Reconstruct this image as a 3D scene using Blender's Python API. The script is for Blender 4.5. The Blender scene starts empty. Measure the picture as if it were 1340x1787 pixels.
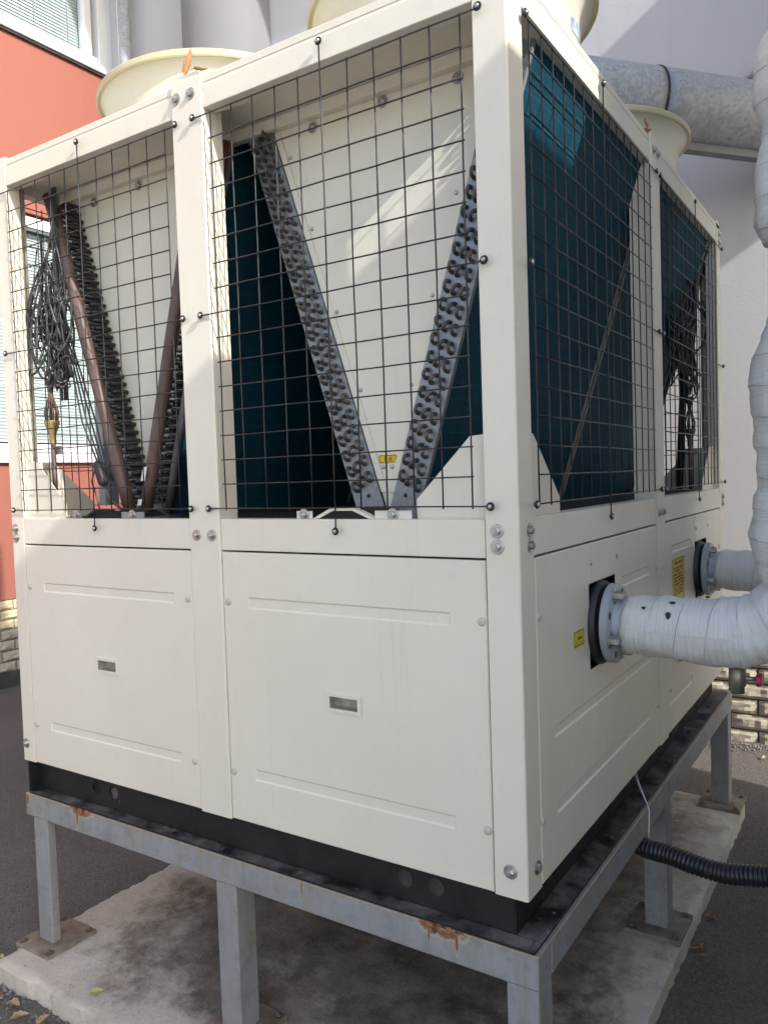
import bpy, bmesh, math, random
from mathutils import Vector, Matrix, noise
random.seed(7)
R = math.radians
scene = bpy.context.scene
COL = scene.collection

# ------------------------------------------------------------------ camera
CAMPOS = Vector((0.70087, -1.61813, 0.97119))
RT = Vector((0.83776, 0.54508, -0.03240)); UP = Vector((0.00311, 0.05456, 0.99851)); FW = Vector((-0.54603, 0.83661, -0.04401))
cd = bpy.data.cameras.new('camera'); cam = bpy.data.objects.new('camera', cd); COL.objects.link(cam)
cd.sensor_fit = 'HORIZONTAL'; cd.sensor_width = 36.0; cd.lens = 1376.1 / 1340 * 36.0
cd.clip_start = 0.02; cd.clip_end = 500
cam.matrix_world = Matrix(((RT.x, UP.x, -FW.x, CAMPOS.x), (RT.y, UP.y, -FW.y, CAMPOS.y), (RT.z, UP.z, -FW.z, CAMPOS.z), (0, 0, 0, 1)))
scene.camera = cam

# ------------------------------------------------------------------ sky, sun, exposure
SUN = Vector((4.0, -1.0, 2.5)).normalized()
world = bpy.data.worlds.new('World'); scene.world = world; world.use_nodes = True
wt = world.node_tree; wt.nodes.clear()
sky = wt.nodes.new('ShaderNodeTexSky'); sky.sky_type = 'NISHITA'; sky.sun_disc = False
sky.sun_elevation = math.asin(SUN.z); sky.sun_rotation = math.atan2(SUN.x, SUN.y)
sky.dust_density = 2.0; sky.ozone_density = 0.6
bg = wt.nodes.new('ShaderNodeBackground'); bg.inputs['Strength'].default_value = 0.15
wo = wt.nodes.new('ShaderNodeOutputWorld')
wt.links.new(sky.outputs[0], bg.inputs[0]); wt.links.new(bg.outputs[0], wo.inputs[0])
sl = bpy.data.lights.new('sun', 'SUN'); sl.energy = 2.2; sl.angle = R(0.6); sl.color = (1.0, 0.965, 0.90)
so = bpy.data.objects.new('sun', sl); COL.objects.link(so); so.location = (8, -4, 10)
so.rotation_euler = SUN.to_track_quat('Z', 'Y').to_euler()
vs = scene.view_settings; vs.view_transform = 'Standard'; vs.look = 'None'; vs.gamma = 1; vs.use_curve_mapping = False
vs.exposure = 1.3

# ------------------------------------------------------------------ materials
def nodes(name):
    m = bpy.data.materials.new(name); m.use_nodes = True
    nt = m.node_tree; b = nt.nodes['Principled BSDF']
    return m, nt, b
def N(nt, t, **kw):
    n = nt.nodes.new(t)
    for k, v in kw.items():
        if k in n.inputs.keys(): n.inputs[k].default_value = v
        else: setattr(n, k, v)
    return n
def L(nt, a, b): nt.links.new(a, b)
def coords(nt, scale=(1, 1, 1), rot=(0, 0, 0)):
    tc = N(nt, 'ShaderNodeTexCoord'); mp = N(nt, 'ShaderNodeMapping')
    mp.inputs['Scale'].default_value = scale; mp.inputs['Rotation'].default_value = rot
    L(nt, tc.outputs['Object'], mp.inputs[0]); return mp.outputs[0]
def noise_tex(nt, vec, scale, detail=4, rough=.55):
    n = N(nt, 'ShaderNodeTexNoise'); n.inputs['Scale'].default_value = scale; n.inputs['Detail'].default_value = detail
    n.inputs['Roughness'].default_value = rough; L(nt, vec, n.inputs['Vector']); return n.outputs['Fac']
def ramp(nt, fac, stops):
    r = N(nt, 'ShaderNodeValToRGB'); e = r.color_ramp.elements
    while len(e) < len(stops): e.new(.5)
    for i, (p, c) in enumerate(stops):
        e[i].position = p
        e[i].color = (c, c, c, 1) if not hasattr(c, '__len__') else (*c, 1)
    L(nt, fac, r.inputs[0]); return r.outputs[0]
def mixc(nt, fac, a, b, mode='MIX'):
    m = N(nt, 'ShaderNodeMix'); m.data_type = 'RGBA'; m.blend_type = mode
    for sock, v in ((m.inputs[0], fac), (m.inputs[6], a), (m.inputs[7], b)):
        if hasattr(v, 'is_linked') or hasattr(v, 'links'): L(nt, v, sock)
        elif hasattr(v, '__len__'): sock.default_value = (*v, 1)
        else: sock.default_value = v
    return m.outputs[2]
def math_(nt, op, a, b=None):
    m = N(nt, 'ShaderNodeMath'); m.operation = op
    for i, v in enumerate((a, b)):
        if v is None: continue
        if hasattr(v, 'links'): L(nt, v, m.inputs[i])
        else: m.inputs[i].default_value = v
    return m.outputs[0]
def bump(nt, b, h, strength=.3, dist=.01):
    bp = N(nt, 'ShaderNodeBump'); bp.inputs['Strength'].default_value = strength; bp.inputs['Distance'].default_value = dist
    L(nt, h, bp.inputs['Height']); L(nt, bp.outputs[0], b.inputs['Normal'])
def simple(name, c1, c2=None, scale=6, rough=.5, metal=0, bs=0, bscale=60, detail=4, lo=.35, hi=.65, spec=.5):
    m, nt, b = nodes(name); v = coords(nt)
    c2 = c2 or c1
    f = ramp(nt, noise_tex(nt, v, scale, detail), [(lo, 0.0), (hi, 1.0)])
    L(nt, mixc(nt, f, c1, c2), b.inputs['Base Color'])
    b.inputs['Roughness'].default_value = rough; b.inputs['Metallic'].default_value = metal
    b.inputs['Specular IOR Level'].default_value = spec
    if bs: bump(nt, b, noise_tex(nt, v, bscale, 3), bs, .004)
    return m
M = {}
def cream(name, base):
    m, nt, b = nodes(name); v = coords(nt)
    f = ramp(nt, noise_tex(nt, v, 1.7, 6, .62), [(.3, 0.0), (.7, 1.0)])
    c = mixc(nt, f, tuple(x * .93 for x in base), tuple(min(1, x * 1.02) for x in base))
    # rain streaks, grey dust film and specks of dirt
    s = ramp(nt, noise_tex(nt, coords(nt, (30, 30, 1.0)), 1.0, 6, .68), [(.55, 0.0), (.80, 1.0)])
    s = math_(nt, 'MULTIPLY', s, ramp(nt, noise_tex(nt, v, 2.6, 3), [(.42, 0.0), (.62, 1.0)]))
    c = mixc(nt, math_(nt, 'MULTIPLY', s, .26), c, (.36, .335, .27))
    d = ramp(nt, noise_tex(nt, v, 13, 7, .72), [(.56, 0.0), (.74, 1.0)])
    c = mixc(nt, math_(nt, 'MULTIPLY', d, .10), c, (.30, .28, .235))
    d = ramp(nt, noise_tex(nt, v, 95, 3, .6), [(.725, 0.0), (.765, 1.0)])
    c = mixc(nt, math_(nt, 'MULTIPLY', d, .5), c, (.16, .145, .12))
    L(nt, c, b.inputs['Base Color'])
    r = N(nt, 'ShaderNodeMapRange'); r.inputs['To Min'].default_value = .26; r.inputs['To Max'].default_value = .52
    L(nt, noise_tex(nt, v, 6, 6, .7), r.inputs[0]); L(nt, r.outputs[0], b.inputs['Roughness'])
    bump(nt, b, math_(nt, 'ADD', noise_tex(nt, v, 2.2, 2), math_(nt, 'MULTIPLY', noise_tex(nt, v, 260, 2), .006)), .16, .03)
    return m
M['cream'] = cream('cream_paint', (.725, .682, .575))
M['shroud'] = cream('fan_shroud_plastic', (.68, .65, .52))
M['rim'] = cream('fan_rim_plastic', (.53, .49, .30))
M['cup'] = simple('dusty_shaded_plastic', (.27, .25, .20), (.36, .335, .27), 40, .7)  # dust plus the shade of the recess, both put into the colour
M['screw'] = simple('cream_screw', (.52, .49, .42), rough=.35)
M['steel'] = simple('zinc_bolt', (.55, .55, .53), (.36, .35, .34), 40, .34, .9)
M['wire'] = simple('coated_wire', (.010, .010, .012), (.022, .022, .025), 30, .38)
M['rubber'] = simple('black_rubber', (.012, .012, .014), (.02, .02, .022), 20, .5)
M['dark'] = simple('dark_interior', (.012, .012, .013), rough=.8)
M['black'] = None
def black_base():
    m, nt, b = nodes('black_base_paint'); v = coords(nt)
    f = ramp(nt, noise_tex(nt, v, 9, 6, .65), [(.40, 0.0), (.66, 1.0)])
    geo = N(nt, 'ShaderNodeNewGeometry'); sx = N(nt, 'ShaderNodeSeparateXYZ'); L(nt, geo.outputs['Normal'], sx.inputs[0])
    up = ramp(nt, sx.outputs['Z'], [(.5, .05), (.9, 1.0)])     # settled dust lies on upward faces
    c = mixc(nt, math_(nt, 'MULTIPLY', f, math_(nt, 'MULTIPLY', up, .95)), (.014, .014, .016), (.17, .165, .155))
    s = ramp(nt, noise_tex(nt, coords(nt, (14, 14, 30)), 2.0, 4, .6), [(.66, 0.0), (.72, 1.0)])
    c = mixc(nt, math_(nt, 'MULTIPLY', s, math_(nt, 'MULTIPLY', up, .6)), c, (.33, .33, .33))
    L(nt, c, b.inputs['Base Color'])
    b.inputs['Specular IOR Level'].default_value = .3
    L(nt, ramp(nt, f, [(0, .38), (1, .75)]), b.inputs['Roughness'])
    bump(nt, b, noise_tex(nt, v, 70, 3), .25, .003); return m
M['black'] = black_base()
def fins():
    m, nt, b = nodes('blue_coated_fins'); v = coords(nt)
    sep = N(nt, 'ShaderNodeSeparateXYZ'); L(nt, v, sep.inputs[0])
    f = noise_tex(nt, v, 3.0, 5, .6)
    c = mixc(nt, f, (.007, .045, .080), (.012, .070, .112))
    row = math_(nt, 'FRACT', math_(nt, 'MULTIPLY', sep.outputs['Z'], 23.0))     # tube rows behind the fins
    ln = ramp(nt, row, [(0.0, 1.0), (.07, 0.0), (.93, 0.0), (1.0, 1.0)])
    c = mixc(nt, math_(nt, 'MULTIPLY', ln, .38), c, (.04, .12, .16))
    st_ = ramp(nt, noise_tex(nt, coords(nt, (3, 55, 1.5)), 1.0, 4, .6), [(.40, 0.0), (.70, 1.0)])
    c = mixc(nt, math_(nt, 'MULTIPLY', st_, .45), c, (.022, .085, .12))  # paler vertical streaks: glints put into the fin colour
    d = ramp(nt, noise_tex(nt, v, 120, 2), [(.72, 0.0), (.76, 1.0)])
    c = mixc(nt, math_(nt, 'MULTIPLY', d, .5), c, (.25, .25, .2))
    L(nt, c, b.inputs['Base Color']); b.inputs['Roughness'].default_value = .5; b.inputs['Specular IOR Level'].default_value = .05
    w = N(nt, 'ShaderNodeTexWave'); w.bands_direction = 'Y'; w.inputs['Scale'].default_value = 160
    L(nt, v, w.inputs['Vector']); bump(nt, b, math_(nt, 'ADD', w.outputs['Fac'], math_(nt, 'MULTIPLY', ln, 1.5)), .5, .002)
    return m
M['fins'] = fins()
def galv(name, a, c_, scale=70, metal=.65, rough=.42):
    m, nt, b = nodes(name); v = coords(nt)
    vo = N(nt, 'ShaderNodeTexVoronoi'); vo.inputs['Scale'].default_value = scale; L(nt, v, vo.inputs['Vector'])
    sp = N(nt, 'ShaderNodeSeparateColor'); L(nt, vo.outputs['Color'], sp.inputs[0])
    f = math_(nt, 'ADD', math_(nt, 'MULTIPLY', sp.outputs[0], .55), math_(nt, 'MULTIPLY', noise_tex(nt, v, 8, 5), .45))
    L(nt, mixc(nt, f, a, c_), b.inputs['Base Color'])
    b.inputs['Metallic'].default_value = metal
    L(nt, ramp(nt, f, [(.2, rough - .1), (.8, rough + .15)]), b.inputs['Roughness'])
    return m
M['galv'] = galv('galvanised_plate', (.20, .21, .225), (.36, .375, .40), 90)
M['ductgalv'] = galv('galvanised_duct_sheet', (.22, .235, .25), (.46, .48, .505), 60, .15, .6)
M['tube'] = simple('painted_return_tube', (.035, .035, .037), (.10, .10, .10), 30, .4, .3)
M['tube2'] = simple('tarnished_tube', (.09, .075, .062), (.16, .13, .11), 40, .4, .4)
M['header'] = simple('oxidised_copper_header', (.085, .055, .047), (.15, .095, .08), 12, .5, .15)
M['copper'] = simple('copper_tube', (.42, .20, .13), (.26, .13, .09), 20, .32, .8)
M['brass'] = simple('brass_distributor', (.50, .38, .16), (.33, .25, .12), 20, .35, .8)
M['cable'] = simple('grey_cable_sheath', (.03, .03, .032), (.07, .07, .075), 10, .35)
M['label_white'] = simple('white_paper_label', (.7, .7, .68), rough=.5)
M['label_yellow'] = simple('yellow_label', (.72, .52, .02), (.66, .47, .02), 6, .4)
M['ink'] = simple('black_print', (.02, .02, .02), rough=.5)
M['label_blue'] = simple('blue_label', (.16, .25, .55), (.6, .65, .75), 60, .4)
M['red_handle'] = simple('red_handle_plastic', (.40, .02, .05), rough=.4)
M['bronze'] = simple('dull_bronze', (.24, .22, .18), (.35, .32, .26), 20, .4, .6)

def stand_paint():
    m, nt, b = nodes('grey_stand_paint'); v = coords(nt)
    f = noise_tex(nt, v, 4, 5, .6)
    c = mixc(nt, f, (.225, .232, .243), (.315, .322, .332))
    g = ramp(nt, noise_tex(nt, coords(nt, (22, 22, 3.5)), 1.3, 5, .65), [(.45, 0.0), (.64, 1.0)])
    c = mixc(nt, math_(nt, 'MULTIPLY', g, .6), c, (.235, .225, .175))
    g2 = ramp(nt, noise_tex(nt, v, 14, 8, .75), [(.50, 0.0), (.66, 1.0)])
    c = mixc(nt, math_(nt, 'MULTIPLY', g2, .42), c, (.10, .092, .08))
    sep = N(nt, 'ShaderNodeSeparateXYZ'); L(nt, v, sep.inputs[0])
    # rusted weld patches (places measured on the beam)
    rust = None
    for (px, py, pz, sx, sz) in ((-1.615, 0, -.122, .070, .024), (-.225, 0, -.124, .078, .027), (-1.918, 0, -.14, .010, .03), (-.66, 0, -.12, .004, .06), (-1.635, 0, -.14, .007, .05), (-.185, 0, -.145, .005, .04), (-.262, 0, -.14, .004, .035)):
        dx = math_(nt, 'DIVIDE', math_(nt, 'SUBTRACT', sep.outputs['X'], px), sx)
        dz = math_(nt, 'DIVIDE', math_(nt, 'SUBTRACT', sep.outputs['Z'], pz), sz)
        d = math_(nt, 'ADD', math_(nt, 'MULTIPLY', dx, dx), math_(nt, 'MULTIPLY', dz, dz))
        k = math_(nt, 'SUBTRACT', 1.0, d)
        k = math_(nt, 'MAXIMUM', k, -1.0)
        rust = k if rust is None else math_(nt, 'MAXIMUM', rust, k)
    n2 = noise_tex(nt, v, 38, 9, .78)
    streak = noise_tex(nt, coords(nt, (60, 60, 7)), 1.0, 5, .6)
    near = math_(nt, 'LESS_THAN', sep.outputs['Y'], .09)
    pat = math_(nt, 'MULTIPLY', near, math_(nt, 'ADD', math_(nt, 'MULTIPLY', rust, .55), math_(nt, 'SUBTRACT', math_(nt, 'ADD', n2, math_(nt, 'MULTIPLY', streak, .5)), .72)))
    halo = ramp(nt, pat, [(-.12, 0.0), (.16, 1.0)])
    core = ramp(nt, pat, [(.20, 0.0), (.42, 1.0)])
    c = mixc(nt, math_(nt, 'MULTIPLY', halo, .7), c, (.42, .39, .30))
    c = mixc(nt, core, c, mixc(nt, noise_tex(nt, v, 60, 4), (.11, .035, .014), (.33, .13, .05)))
    edge = ramp(nt, math_(nt, 'ADD', math_(nt, 'MULTIPLY', math_(nt, 'ADD', sep.outputs['Z'], .136), 26.0), noise_tex(nt, v, 24, 5, .7)), [(.66, 0.0), (.86, 1.0)])
    c = mixc(nt, math_(nt, 'MULTIPLY', edge, .7), c, mixc(nt, noise_tex(nt, v, 30, 3), (.36, .33, .26), (.20, .12, .06)))
    chips = ramp(nt, noise_tex(nt, v, 40, 7, .78), [(.64, 0.0), (.69, 1.0)])
    c = mixc(nt, math_(nt, 'MULTIPLY', chips, .75), c, (.17, .11, .07))
    L(nt, c, b.inputs['Base Color']); b.inputs['Roughness'].default_value = .48
    bump(nt, b, math_(nt, 'ADD', math_(nt, 'MULTIPLY', noise_tex(nt, v, 90, 4), .4), math_(nt, 'MULTIPLY', core, 1.2)), .35, .004)
    return m
M['stand'] = stand_paint()
M['rustcrust'] = simple('flaking_rust', (.09, .034, .016), (.36, .155, .06), 55, .9, 0, .9, 120, 7, .4, .6)
M['plug'] = simple('dusty_plug', (.028, .026, .024), (.045, .041, .037), 40, .8)
M['rustbolt'] = simple('weathered_bolt', (.20, .18, .15), (.12, .07, .04), 60, .6, .3)
M['rusty'] = simple('rusty_plate', (.27, .24, .20), (.17, .115, .075), 16, .75, .1, .4, 60)

def concrete():
    m, nt, b = nodes('stained_concrete'); v = coords(nt)
    sep = N(nt, 'ShaderNodeSeparateXYZ'); L(nt, v, sep.inputs[0])
    c = mixc(nt, noise_tex(nt, v, 5, 7, .65), (.42, .375, .305), (.68, .625, .535))
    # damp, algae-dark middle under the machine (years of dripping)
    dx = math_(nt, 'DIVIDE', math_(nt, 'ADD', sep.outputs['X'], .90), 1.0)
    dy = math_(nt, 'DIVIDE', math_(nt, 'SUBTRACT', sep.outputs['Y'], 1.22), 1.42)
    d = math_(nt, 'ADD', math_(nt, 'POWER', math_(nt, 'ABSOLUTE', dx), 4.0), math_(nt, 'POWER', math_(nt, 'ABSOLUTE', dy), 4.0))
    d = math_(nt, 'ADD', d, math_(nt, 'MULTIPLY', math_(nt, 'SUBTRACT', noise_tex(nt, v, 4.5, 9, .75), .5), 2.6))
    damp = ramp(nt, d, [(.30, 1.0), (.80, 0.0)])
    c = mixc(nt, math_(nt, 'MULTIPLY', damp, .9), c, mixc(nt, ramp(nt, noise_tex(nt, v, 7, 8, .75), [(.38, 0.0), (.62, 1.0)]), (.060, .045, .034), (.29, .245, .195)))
    sp = ramp(nt, noise_tex(nt, v, 48, 7, .78), [(.57, 0.0), (.70, 1.0)])
    c = mixc(nt, math_(nt, 'MULTIPLY', sp, .65), c, (.11, .10, .088))
    bl = ramp(nt, noise_tex(nt, v, 2.6, 7, .7), [(.48, 0.0), (.66, 1.0)])
    c = mixc(nt, math_(nt, 'MULTIPLY', bl, .30), c, (.22, .20, .175))
    # ring-shaped drip marks along the right-hand edge
    vo = N(nt, 'ShaderNodeTexVoronoi'); vo.inputs['Scale'].default_value = 13; vo.inputs['Randomness'].default_value = .6; L(nt, v, vo.inputs['Vector'])
    ring = ramp(nt, vo.outputs['Distance'], [(.30, 1.0), (.40, .1), (.50, 0.0)])
    strip = math_(nt, 'SUBTRACT', 1.0, math_(nt, 'MINIMUM', 1.0, math_(nt, 'DIVIDE', math_(nt, 'ABSOLUTE', math_(nt, 'ADD', sep.outputs['X'], .10)), .07)))
    c = mixc(nt, math_(nt, 'MULTIPLY', math_(nt, 'MULTIPLY', ring, strip), .9), c, (.42, .38, .33))
    cr = N(nt, 'ShaderNodeTexVoronoi'); cr.feature = 'DISTANCE_TO_EDGE'; cr.inputs['Scale'].default_value = 1.6
    wv = N(nt, 'ShaderNodeVectorMath'); wv.operation = 'ADD'; L(nt, v, wv.inputs[0])
    nn = N(nt, 'ShaderNodeTexNoise'); nn.inputs['Scale'].default_value = 4; L(nt, v, nn.inputs['Vector']); L(nt, nn.outputs['Color'], wv.inputs[1]); L(nt, wv.outputs[0], cr.inputs['Vector'])
    crack = ramp(nt, cr.outputs['Distance'], [(0.0, 1.0), (.0025, 0.0)])
    crack = math_(nt, 'MULTIPLY', crack, ramp(nt, noise_tex(nt, v, 2.5, 3), [(.5, 0.0), (.62, 1.0)]))
    c = mixc(nt, math_(nt, 'MULTIPLY', crack, .6), c, (.06, .05, .04))
    L(nt, c, b.inputs['Base Color'])
    L(nt, ramp(nt, damp, [(0, .85), (1, .62)]), b.inputs['Roughness'])
    h = math_(nt, 'SUBTRACT', math_(nt, 'ADD', noise_tex(nt, v, 30, 7, .7), math_(nt, 'MULTIPLY', noise_tex(nt, v, 160, 3), .4)), math_(nt, 'MULTIPLY', crack, .8))
    bump(nt, b, h, .5, .009); return m
M['concrete'] = concrete()
def asphalt():
    m, nt, b = nodes('asphalt'); v = coords(nt)
    c = mixc(nt, ramp(nt, noise_tex(nt, v, 1.1, 6, .6), [(.3, 0.0), (.7, 1.0)]), (.098, .087, .076), (.148, .132, .116))
    g = N(nt, 'ShaderNodeTexVoronoi'); g.inputs['Scale'].default_value = 160; L(nt, v, g.inputs['Vector'])
    sp = N(nt, 'ShaderNodeSeparateColor'); L(nt, g.outputs['Color'], sp.inputs[0])
    c = mixc(nt, ramp(nt, sp.outputs[0], [(.5, 0.0), (1.0, .45)]), c, (.20, .19, .18))
    c = mixc(nt, ramp(nt, sp.outputs[1], [(.6, 0.0), (1.0, .6)]), c, (.03, .028, .027))
    du = ramp(nt, noise_tex(nt, v, 4.5, 6, .7), [(.55, 0.0), (.75, .5)])
    c = mixc(nt, du, c, (.17, .155, .14))
    L(nt, c, b.inputs['Base Color']); b.inputs['Roughness'].default_value = .85
    bump(nt, b, math_(nt, 'ADD', g.outputs['Distance'], noise_tex(nt, v, 45, 4)), .6, .006); return m
M['asphalt'] = asphalt()
def plaster(name, a, c_, bs=.2):
    m, nt, b = nodes(name); v = coords(nt)
    f = noise_tex(nt, v, .9, 6, .6)
    c = mixc(nt, f, a, c_)
    s = ramp(nt, noise_tex(nt, coords(nt, (5, 5, .35)), 1.0, 6, .65), [(.55, 0.0), (.85, 1.0)])
    c = mixc(nt, math_(nt, 'MULTIPLY', s, .22), c, tuple(x * .55 for x in a))
    L(nt, c, b.inputs['Base Color']); b.inputs['Roughness'].default_value = .8
    bump(nt, b, noise_tex(nt, v, 60, 5, .6), bs, .006); return m
M['plaster'] = plaster('pale_grey_render', (.475, .48, .495), (.525, .53, .545))
M['column'] = plaster('grey_column_render', (.205, .205, .215), (.235, .235, .245), .1)
M['wing'] = plaster('grey_brown_render', (.17, .165, .155), (.22, .215, .20))
M['redwall'] = plaster('salmon_red_render', (.285, .10, .072), (.325, .114, .083), .08)
M['pvc'] = simple('white_pvc', (.74, .75, .76), (.68, .69, .70), 3, .35)
M['slat'] = simple('pale_blind_slat', (.60, .64, .64), rough=.5)
M['room'] = simple('dim_room', (.24, .27, .27), rough=.9)
M['strip'] = simple('dull_grey_sheet', (.17, .17, .17), (.22, .22, .215), 6, .7)
M['panelgrey'] = simple('grey_infill_panel', (.36, .37, .40), (.42, .43, .46), 3, .5)
def glass():
    m, nt, b = nodes('window_glass'); b.inputs['Base Color'].default_value = (.95, .96, .96, 1)
    b.inputs['Roughness'].default_value = .03
    tr = N(nt, 'ShaderNodeBsdfTransparent'); tr.inputs[0].default_value = (.90, .93, .93, 1)
    gl = N(nt, 'ShaderNodeBsdfGlossy'); gl.inputs['Roughness'].default_value = .02
    fr = N(nt, 'ShaderNodeFresnel'); fr.inputs[0].default_value = 1.5
    ge = N(nt, 'ShaderNodeNewGeometry'); k = math_(nt, 'MULTIPLY', fr.outputs[0], math_(nt, 'SUBTRACT', 1.0, ge.outputs['Backfacing']))
    mx = N(nt, 'ShaderNodeMixShader'); L(nt, k, mx.inputs[0]); L(nt, tr.outputs[0], mx.inputs[1]); L(nt, gl.outputs[0], mx.inputs[2])
    L(nt, mx.outputs[0], nt.nodes['Material Output'].inputs[0]); return m
M['glass'] = glass()
M['brick_buff'] = simple('buff_split_face_brick', (.50, .42, .27), (.62, .53, .36), 7, .85, 0, .5, 45)
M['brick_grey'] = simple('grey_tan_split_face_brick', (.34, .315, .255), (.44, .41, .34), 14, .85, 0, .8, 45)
M['brick_shaded'] = simple('shade_darkened_split_face_brick', (.075, .066, .056), (.125, .11, .095), 9, .9, 0, .5, 45)  # brick colour darkened to a shaded tone; no course uses it
M['mortar'] = simple('dark_mortar', (.055, .048, .04), (.09, .08, .07), 12, .9)
M['kerb'] = simple('dark_base_coat', (.03, .03, .032), (.06, .06, .06), 10, .85)
def wrap_mat():
    m, nt, b = nodes('white_wrapping_tape')
    tc = N(nt, 'ShaderNodeTexCoord'); sp = N(nt, 'ShaderNodeSeparateXYZ'); L(nt, tc.outputs['UV'], sp.inputs[0])
    ph = math_(nt, 'FRACT', math_(nt, 'ADD', sp.outputs['X'], sp.outputs['Y']))
    v = coords(nt)
    c = mixc(nt, noise_tex(nt, v, 6, 6, .65), (.72, .70, .665), (.88, .865, .83))
    bandn = N(nt, 'ShaderNodeTexNoise'); bandn.noise_dimensions = '1D'; bandn.inputs['Scale'].default_value = 1.0
    L(nt, math_(nt, 'FLOOR', math_(nt, 'ADD', sp.outputs['X'], sp.outputs['Y'])), bandn.inputs['W'])
    c = mixc(nt, ramp(nt, bandn.outputs['Fac'], [(.42, 0.0), (.58, .55)]), c, (.60, .61, .63))
    edge = math_(nt, 'MULTIPLY', ramp(nt, ph, [(0.0, 1.0), (.035, 0.0), (1.0, .02)]), ramp(nt, noise_tex(nt, v, 9, 4), [(.35, .15), (.6, 1.0)]))
    c = mixc(nt, math_(nt, 'MULTIPLY', edge, .9), c, (.17, .16, .15))
    # dirt caught in the tape creases
    um = N(nt, 'ShaderNodeMapping'); um.inputs['Scale'].default_value = (30, 1.1, 1); L(nt, tc.outputs['UV'], um.inputs[0])
    cr = noise_tex(nt, um.outputs[0], 1.0, 4, .6)
    geo = N(nt, 'ShaderNodeNewGeometry'); zz = N(nt, 'ShaderNodeSeparateXYZ'); L(nt, geo.outputs['Normal'], zz.inputs[0])
    dirt = math_(nt, 'MULTIPLY', ramp(nt, cr, [(.50, 0.0), (.72, 1.0)]), .62)
    c = mixc(nt, dirt, c, (.23, .215, .20))
    L(nt, c, b.inputs['Base Color']); b.inputs['Roughness'].default_value = .42
    bump(nt, b, math_(nt, 'SUBTRACT', math_(nt, 'ADD', cr, noise_tex(nt, v, 30, 3)), math_(nt, 'MULTIPLY', edge, .8)), .55, .006); return m
M['wrap'] = wrap_mat()
M['foil'] = simple('grey_foil_tape', (.45, .46, .47), (.60, .60, .60), 18, .4, .3, .6, 40)
M['flange'] = simple('grey_flange_paint', (.30, .33, .37), (.38, .41, .45), 12, .45)
M['conduit'] = simple('black_corrugated_plastic', (.012, .013, .018), (.02, .021, .026), 12, .32)
M['shade_roof'] = simple('grey_shade_roof_concrete', (.34, .34, .34), (.44, .44, .43), 2, .85, 0, .3, 30)
M['leaf_a'] = simple('dry_orange_leaf', (.40, .19, .075), (.25, .12, .06), 30, .65)
M['leaf_b'] = simple('dry_tan_leaf', (.46, .36, .22), (.32, .23, .13), 30, .7)
M['leaf_c'] = simple('yellow_green_leaf', (.44, .42, .13), (.52, .44, .20), 30, .6)
M['grit'] = simple('pale_grit', (.26, .245, .22), (.13, .12, .11), 12, .9)

# ------------------------------------------------------------------ geometry helpers
def mesh_data(name, v, f, mat, smooth=False, uv=None):
    me = bpy.data.meshes.new(name); me.from_pydata([tuple(p) for p in v], [], f)
    bm = bmesh.new(); bm.from_mesh(me); bmesh.ops.recalc_face_normals(bm, faces=bm.faces); bm.to_mesh(me); bm.free()
    if mat: me.materials.append(M[mat] if isinstance(mat, str) else mat)
    if smooth:
        for p in me.polygons: p.use_smooth = True
    if uv:
        l = me.uv_layers.new(name='uv')
        for lp in me.loops: l.data[lp.index].uv = uv[lp.vertex_index]
    return me
def world_of(o):
    p = Vector((0, 0, 0))
    while o is not None: p += Vector(o.location); o = o.parent
    return p
def link(name, me, parent=None, loc=(0, 0, 0), rot=None):
    o = bpy.data.objects.new(name, me); COL.objects.link(o)
    o.parent = parent; o.location = Vector(loc) - (world_of(parent) if parent else Vector((0, 0, 0)))
    if rot is not None: o.rotation_euler = rot
    return o
def mk(name, v, f, mat, parent=None, smooth=False, uv=None):
    return link(name, mesh_data(name, v, f, mat, smooth, uv), parent)
def thing(name, label, cat, loc=(0, 0, 0), group=None):
    o = bpy.data.objects.new(name, None); COL.objects.link(o); o.location = loc; o.empty_display_size = .1
    return tag(o, label, cat, group)
def tag(o, label, cat, group=None):
    o['label'] = label; o['category'] = cat
    if group: o['group'] = group
    return o
def kind(o, k, label=None):
    o['kind'] = k
    if label: o['label'] = label
    return o
def boxvf(x0, x1, y0, y1, z0, z1):
    v = [(x, y, z) for z in (z0, z1) for y in (y0, y1) for x in (x0, x1)]
    return v, [(0, 2, 3, 1), (4, 5, 7, 6), (0, 1, 5, 4), (2, 6, 7, 3), (0, 4, 6, 2), (1, 3, 7, 5)]
def bevel(me, w, seg=2):
    bm = bmesh.new(); bm.from_mesh(me)
    bmesh.ops.bevel(bm, geom=bm.edges[:], offset=w, segments=seg, affect='EDGES', profile=.6)
    bm.to_mesh(me); bm.free()
    for p in me.polygons: p.use_smooth = True
    return me
def box(name, x0, x1, y0, y1, z0, z1, mat, parent=None, bev=.0022):
    v, f = boxvf(x0, x1, y0, y1, z0, z1)
    me = mesh_data(name, v, f, mat)
    if bev: bevel(me, bev)
    o = link(name, me, parent)
    if bev: flatsmooth(o)
    return o
def flatsmooth(o):
    m = o.modifiers.new('wn', 'WEIGHTED_NORMAL'); m.keep_sharp = False; m.weight = 100
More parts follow.
